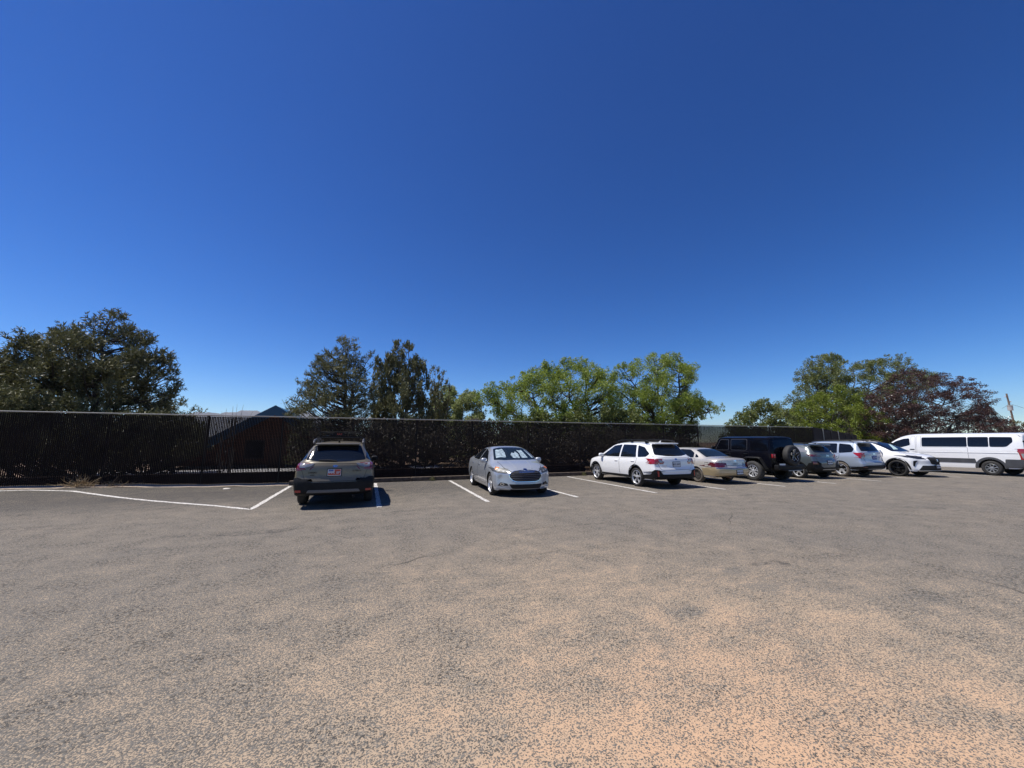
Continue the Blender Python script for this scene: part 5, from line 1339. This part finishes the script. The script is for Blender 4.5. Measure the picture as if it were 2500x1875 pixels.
# ================================================================== small things on the ground
STRAW = leaf('straw', (.30, .20, .10), (.50, .36, .19), .2)
def dry_bush(label, x, y, w, h, n):
    t = bmesh.new(); z0 = gz(x, y)+.04
    for k in range(n):
        a = rng.uniform(0, 2*math.pi); e = rng.uniform(.15, 1.35); L = rng.uniform(.4, 1.0)
        p = Vector((rng.normal()*w*.16, rng.normal()*.07, 0)); pts = [p]
        d = Vector((math.cos(a)*math.cos(e)*w*.6, math.sin(a)*math.cos(e)*w*.35, math.sin(e)*h))*L
        for i in range(1, 4): pts.append(p+d*i/3+Vector(rng.normal(size=3)*.035))
        pts = [Vector((q.x, q.y, max(q.z, .0))) for q in pts]
        tube(t, pts, [.006, .005, .004, .002], 4, caps=False)
    o = obj('dry_bush', t, STRAW, None, 60); o.location = (x, y, z0)
    tag(o, label, 'dry bush', 'dry weeds at the fence foot')
g1 = at(195, 1192, 16.95)
dry_bush('straw coloured tumbleweed lying against the left part of the fence', g1.x, 16.95, 1.05, .42, 120)
dry_bush('thin flat straw weeds just right of the tumbleweed', g1.x+1.0, 17.0, 1.0, .2, 40)
bm = bmesh.new(); q = at(270, 1190, 16.9)
for k in range(9): tube(bm, [(rng.normal()*.05, rng.normal()*.03, 0), (rng.normal()*.22, rng.normal()*.05, rng.uniform(.12, .34))], [.006, .003], 4)
o = obj('dead_weed', bm, mat('dark_stem', (.05, .035, .025), .9)); o.location = (q.x, 16.9, gz(q.x, 16.9)+.03)
tag(o, 'dark leafless dead weed standing right of the tumbleweed', 'dry bush', 'dry weeds at the fence foot')
GW = leaf('weed_leaf', (.10, .11, .04), (.22, .20, .09), .3)
for lab, u, v in (('small green weed beside the timber beam by the front wheel of the white wagon', 1426, 1164), ('small green weed at the timber beam joint right of the olive wagon', 1056, 1172)):
    q = at(u, v, 16.65); P = foliage([np.zeros(3)+np.array([0, 0, .05])], [.12], 'broad', 2600, .04)
    o = mesh_quads('weed', P, GW, None); o.location = (q.x, 16.65, .02); tag(o, lab, 'weed', 'weeds along the timber beams')
bm = bmesh.new(); bmesh.ops.create_icosphere(bm, subdivisions=2, radius=.07)
for v in bm.verts: v.co = Vector((v.co.x*1.6, v.co.y, v.co.z*.5))*(1+rng.uniform(-.12, .12))
o = obj('pale_stone', bm, mat('pale_stone', (.6, .55, .48), .9)); g = ray(553, 1196); k = -1.6/g[2]; o.location = (g[0]*k, g[1]*k, .03)
tag(o, 'single pale stone lying on the dark asphalt left of the olive wagon', 'stone')
# bare twigs above the fence by the hills
for lab, u, h in (('bare thin twigs poking over the fence in front of the hills', 560, 985), ('fainter bare twigs poking over the fence left of the hills', 532, 996)):
    q = at(u, 1150, 24); tp = at(u, h, 24); bm = bmesh.new(); H = tp.z
    for k in range(7):
        xo = rng.normal()*.25; pts = [Vector((xo*.2, 0, 0)), Vector((xo*.6, rng.normal()*.1, H*.5)), Vector((xo*1.3, rng.normal()*.1, H*rng.uniform(.8, 1.0)))]
        tube(bm, pts, [.02, .013, .005], 4, caps=False)
    o = obj('bare_shrub', bm, BARKG, None); o.location = (q.x, 24, 0); tag(o, lab, 'shrub', 'bare shrubs behind the fence')

# ================================================================== air
bm = bmesh.new(); box(bm, (0, 2000, 199), (14400, 10400, 400))
hz = obj('haze', bm, [], None, 0); hz['kind'] = 'stuff'
hm = bpy.data.materials.new('haze'); hm.use_nodes = True; ht = hm.node_tree; ht.nodes.clear()
hv = ht.nodes.new('ShaderNodeVolumePrincipled'); hv.inputs['Color'].default_value = (.80, .88, 1, 1); hv.inputs['Density'].default_value = .00008; hv.inputs['Anisotropy'].default_value = .3
ho = ht.nodes.new('ShaderNodeOutputMaterial'); ht.links.new(hv.outputs[0], ho.inputs['Volume'])
hz.data.materials.append(hm)
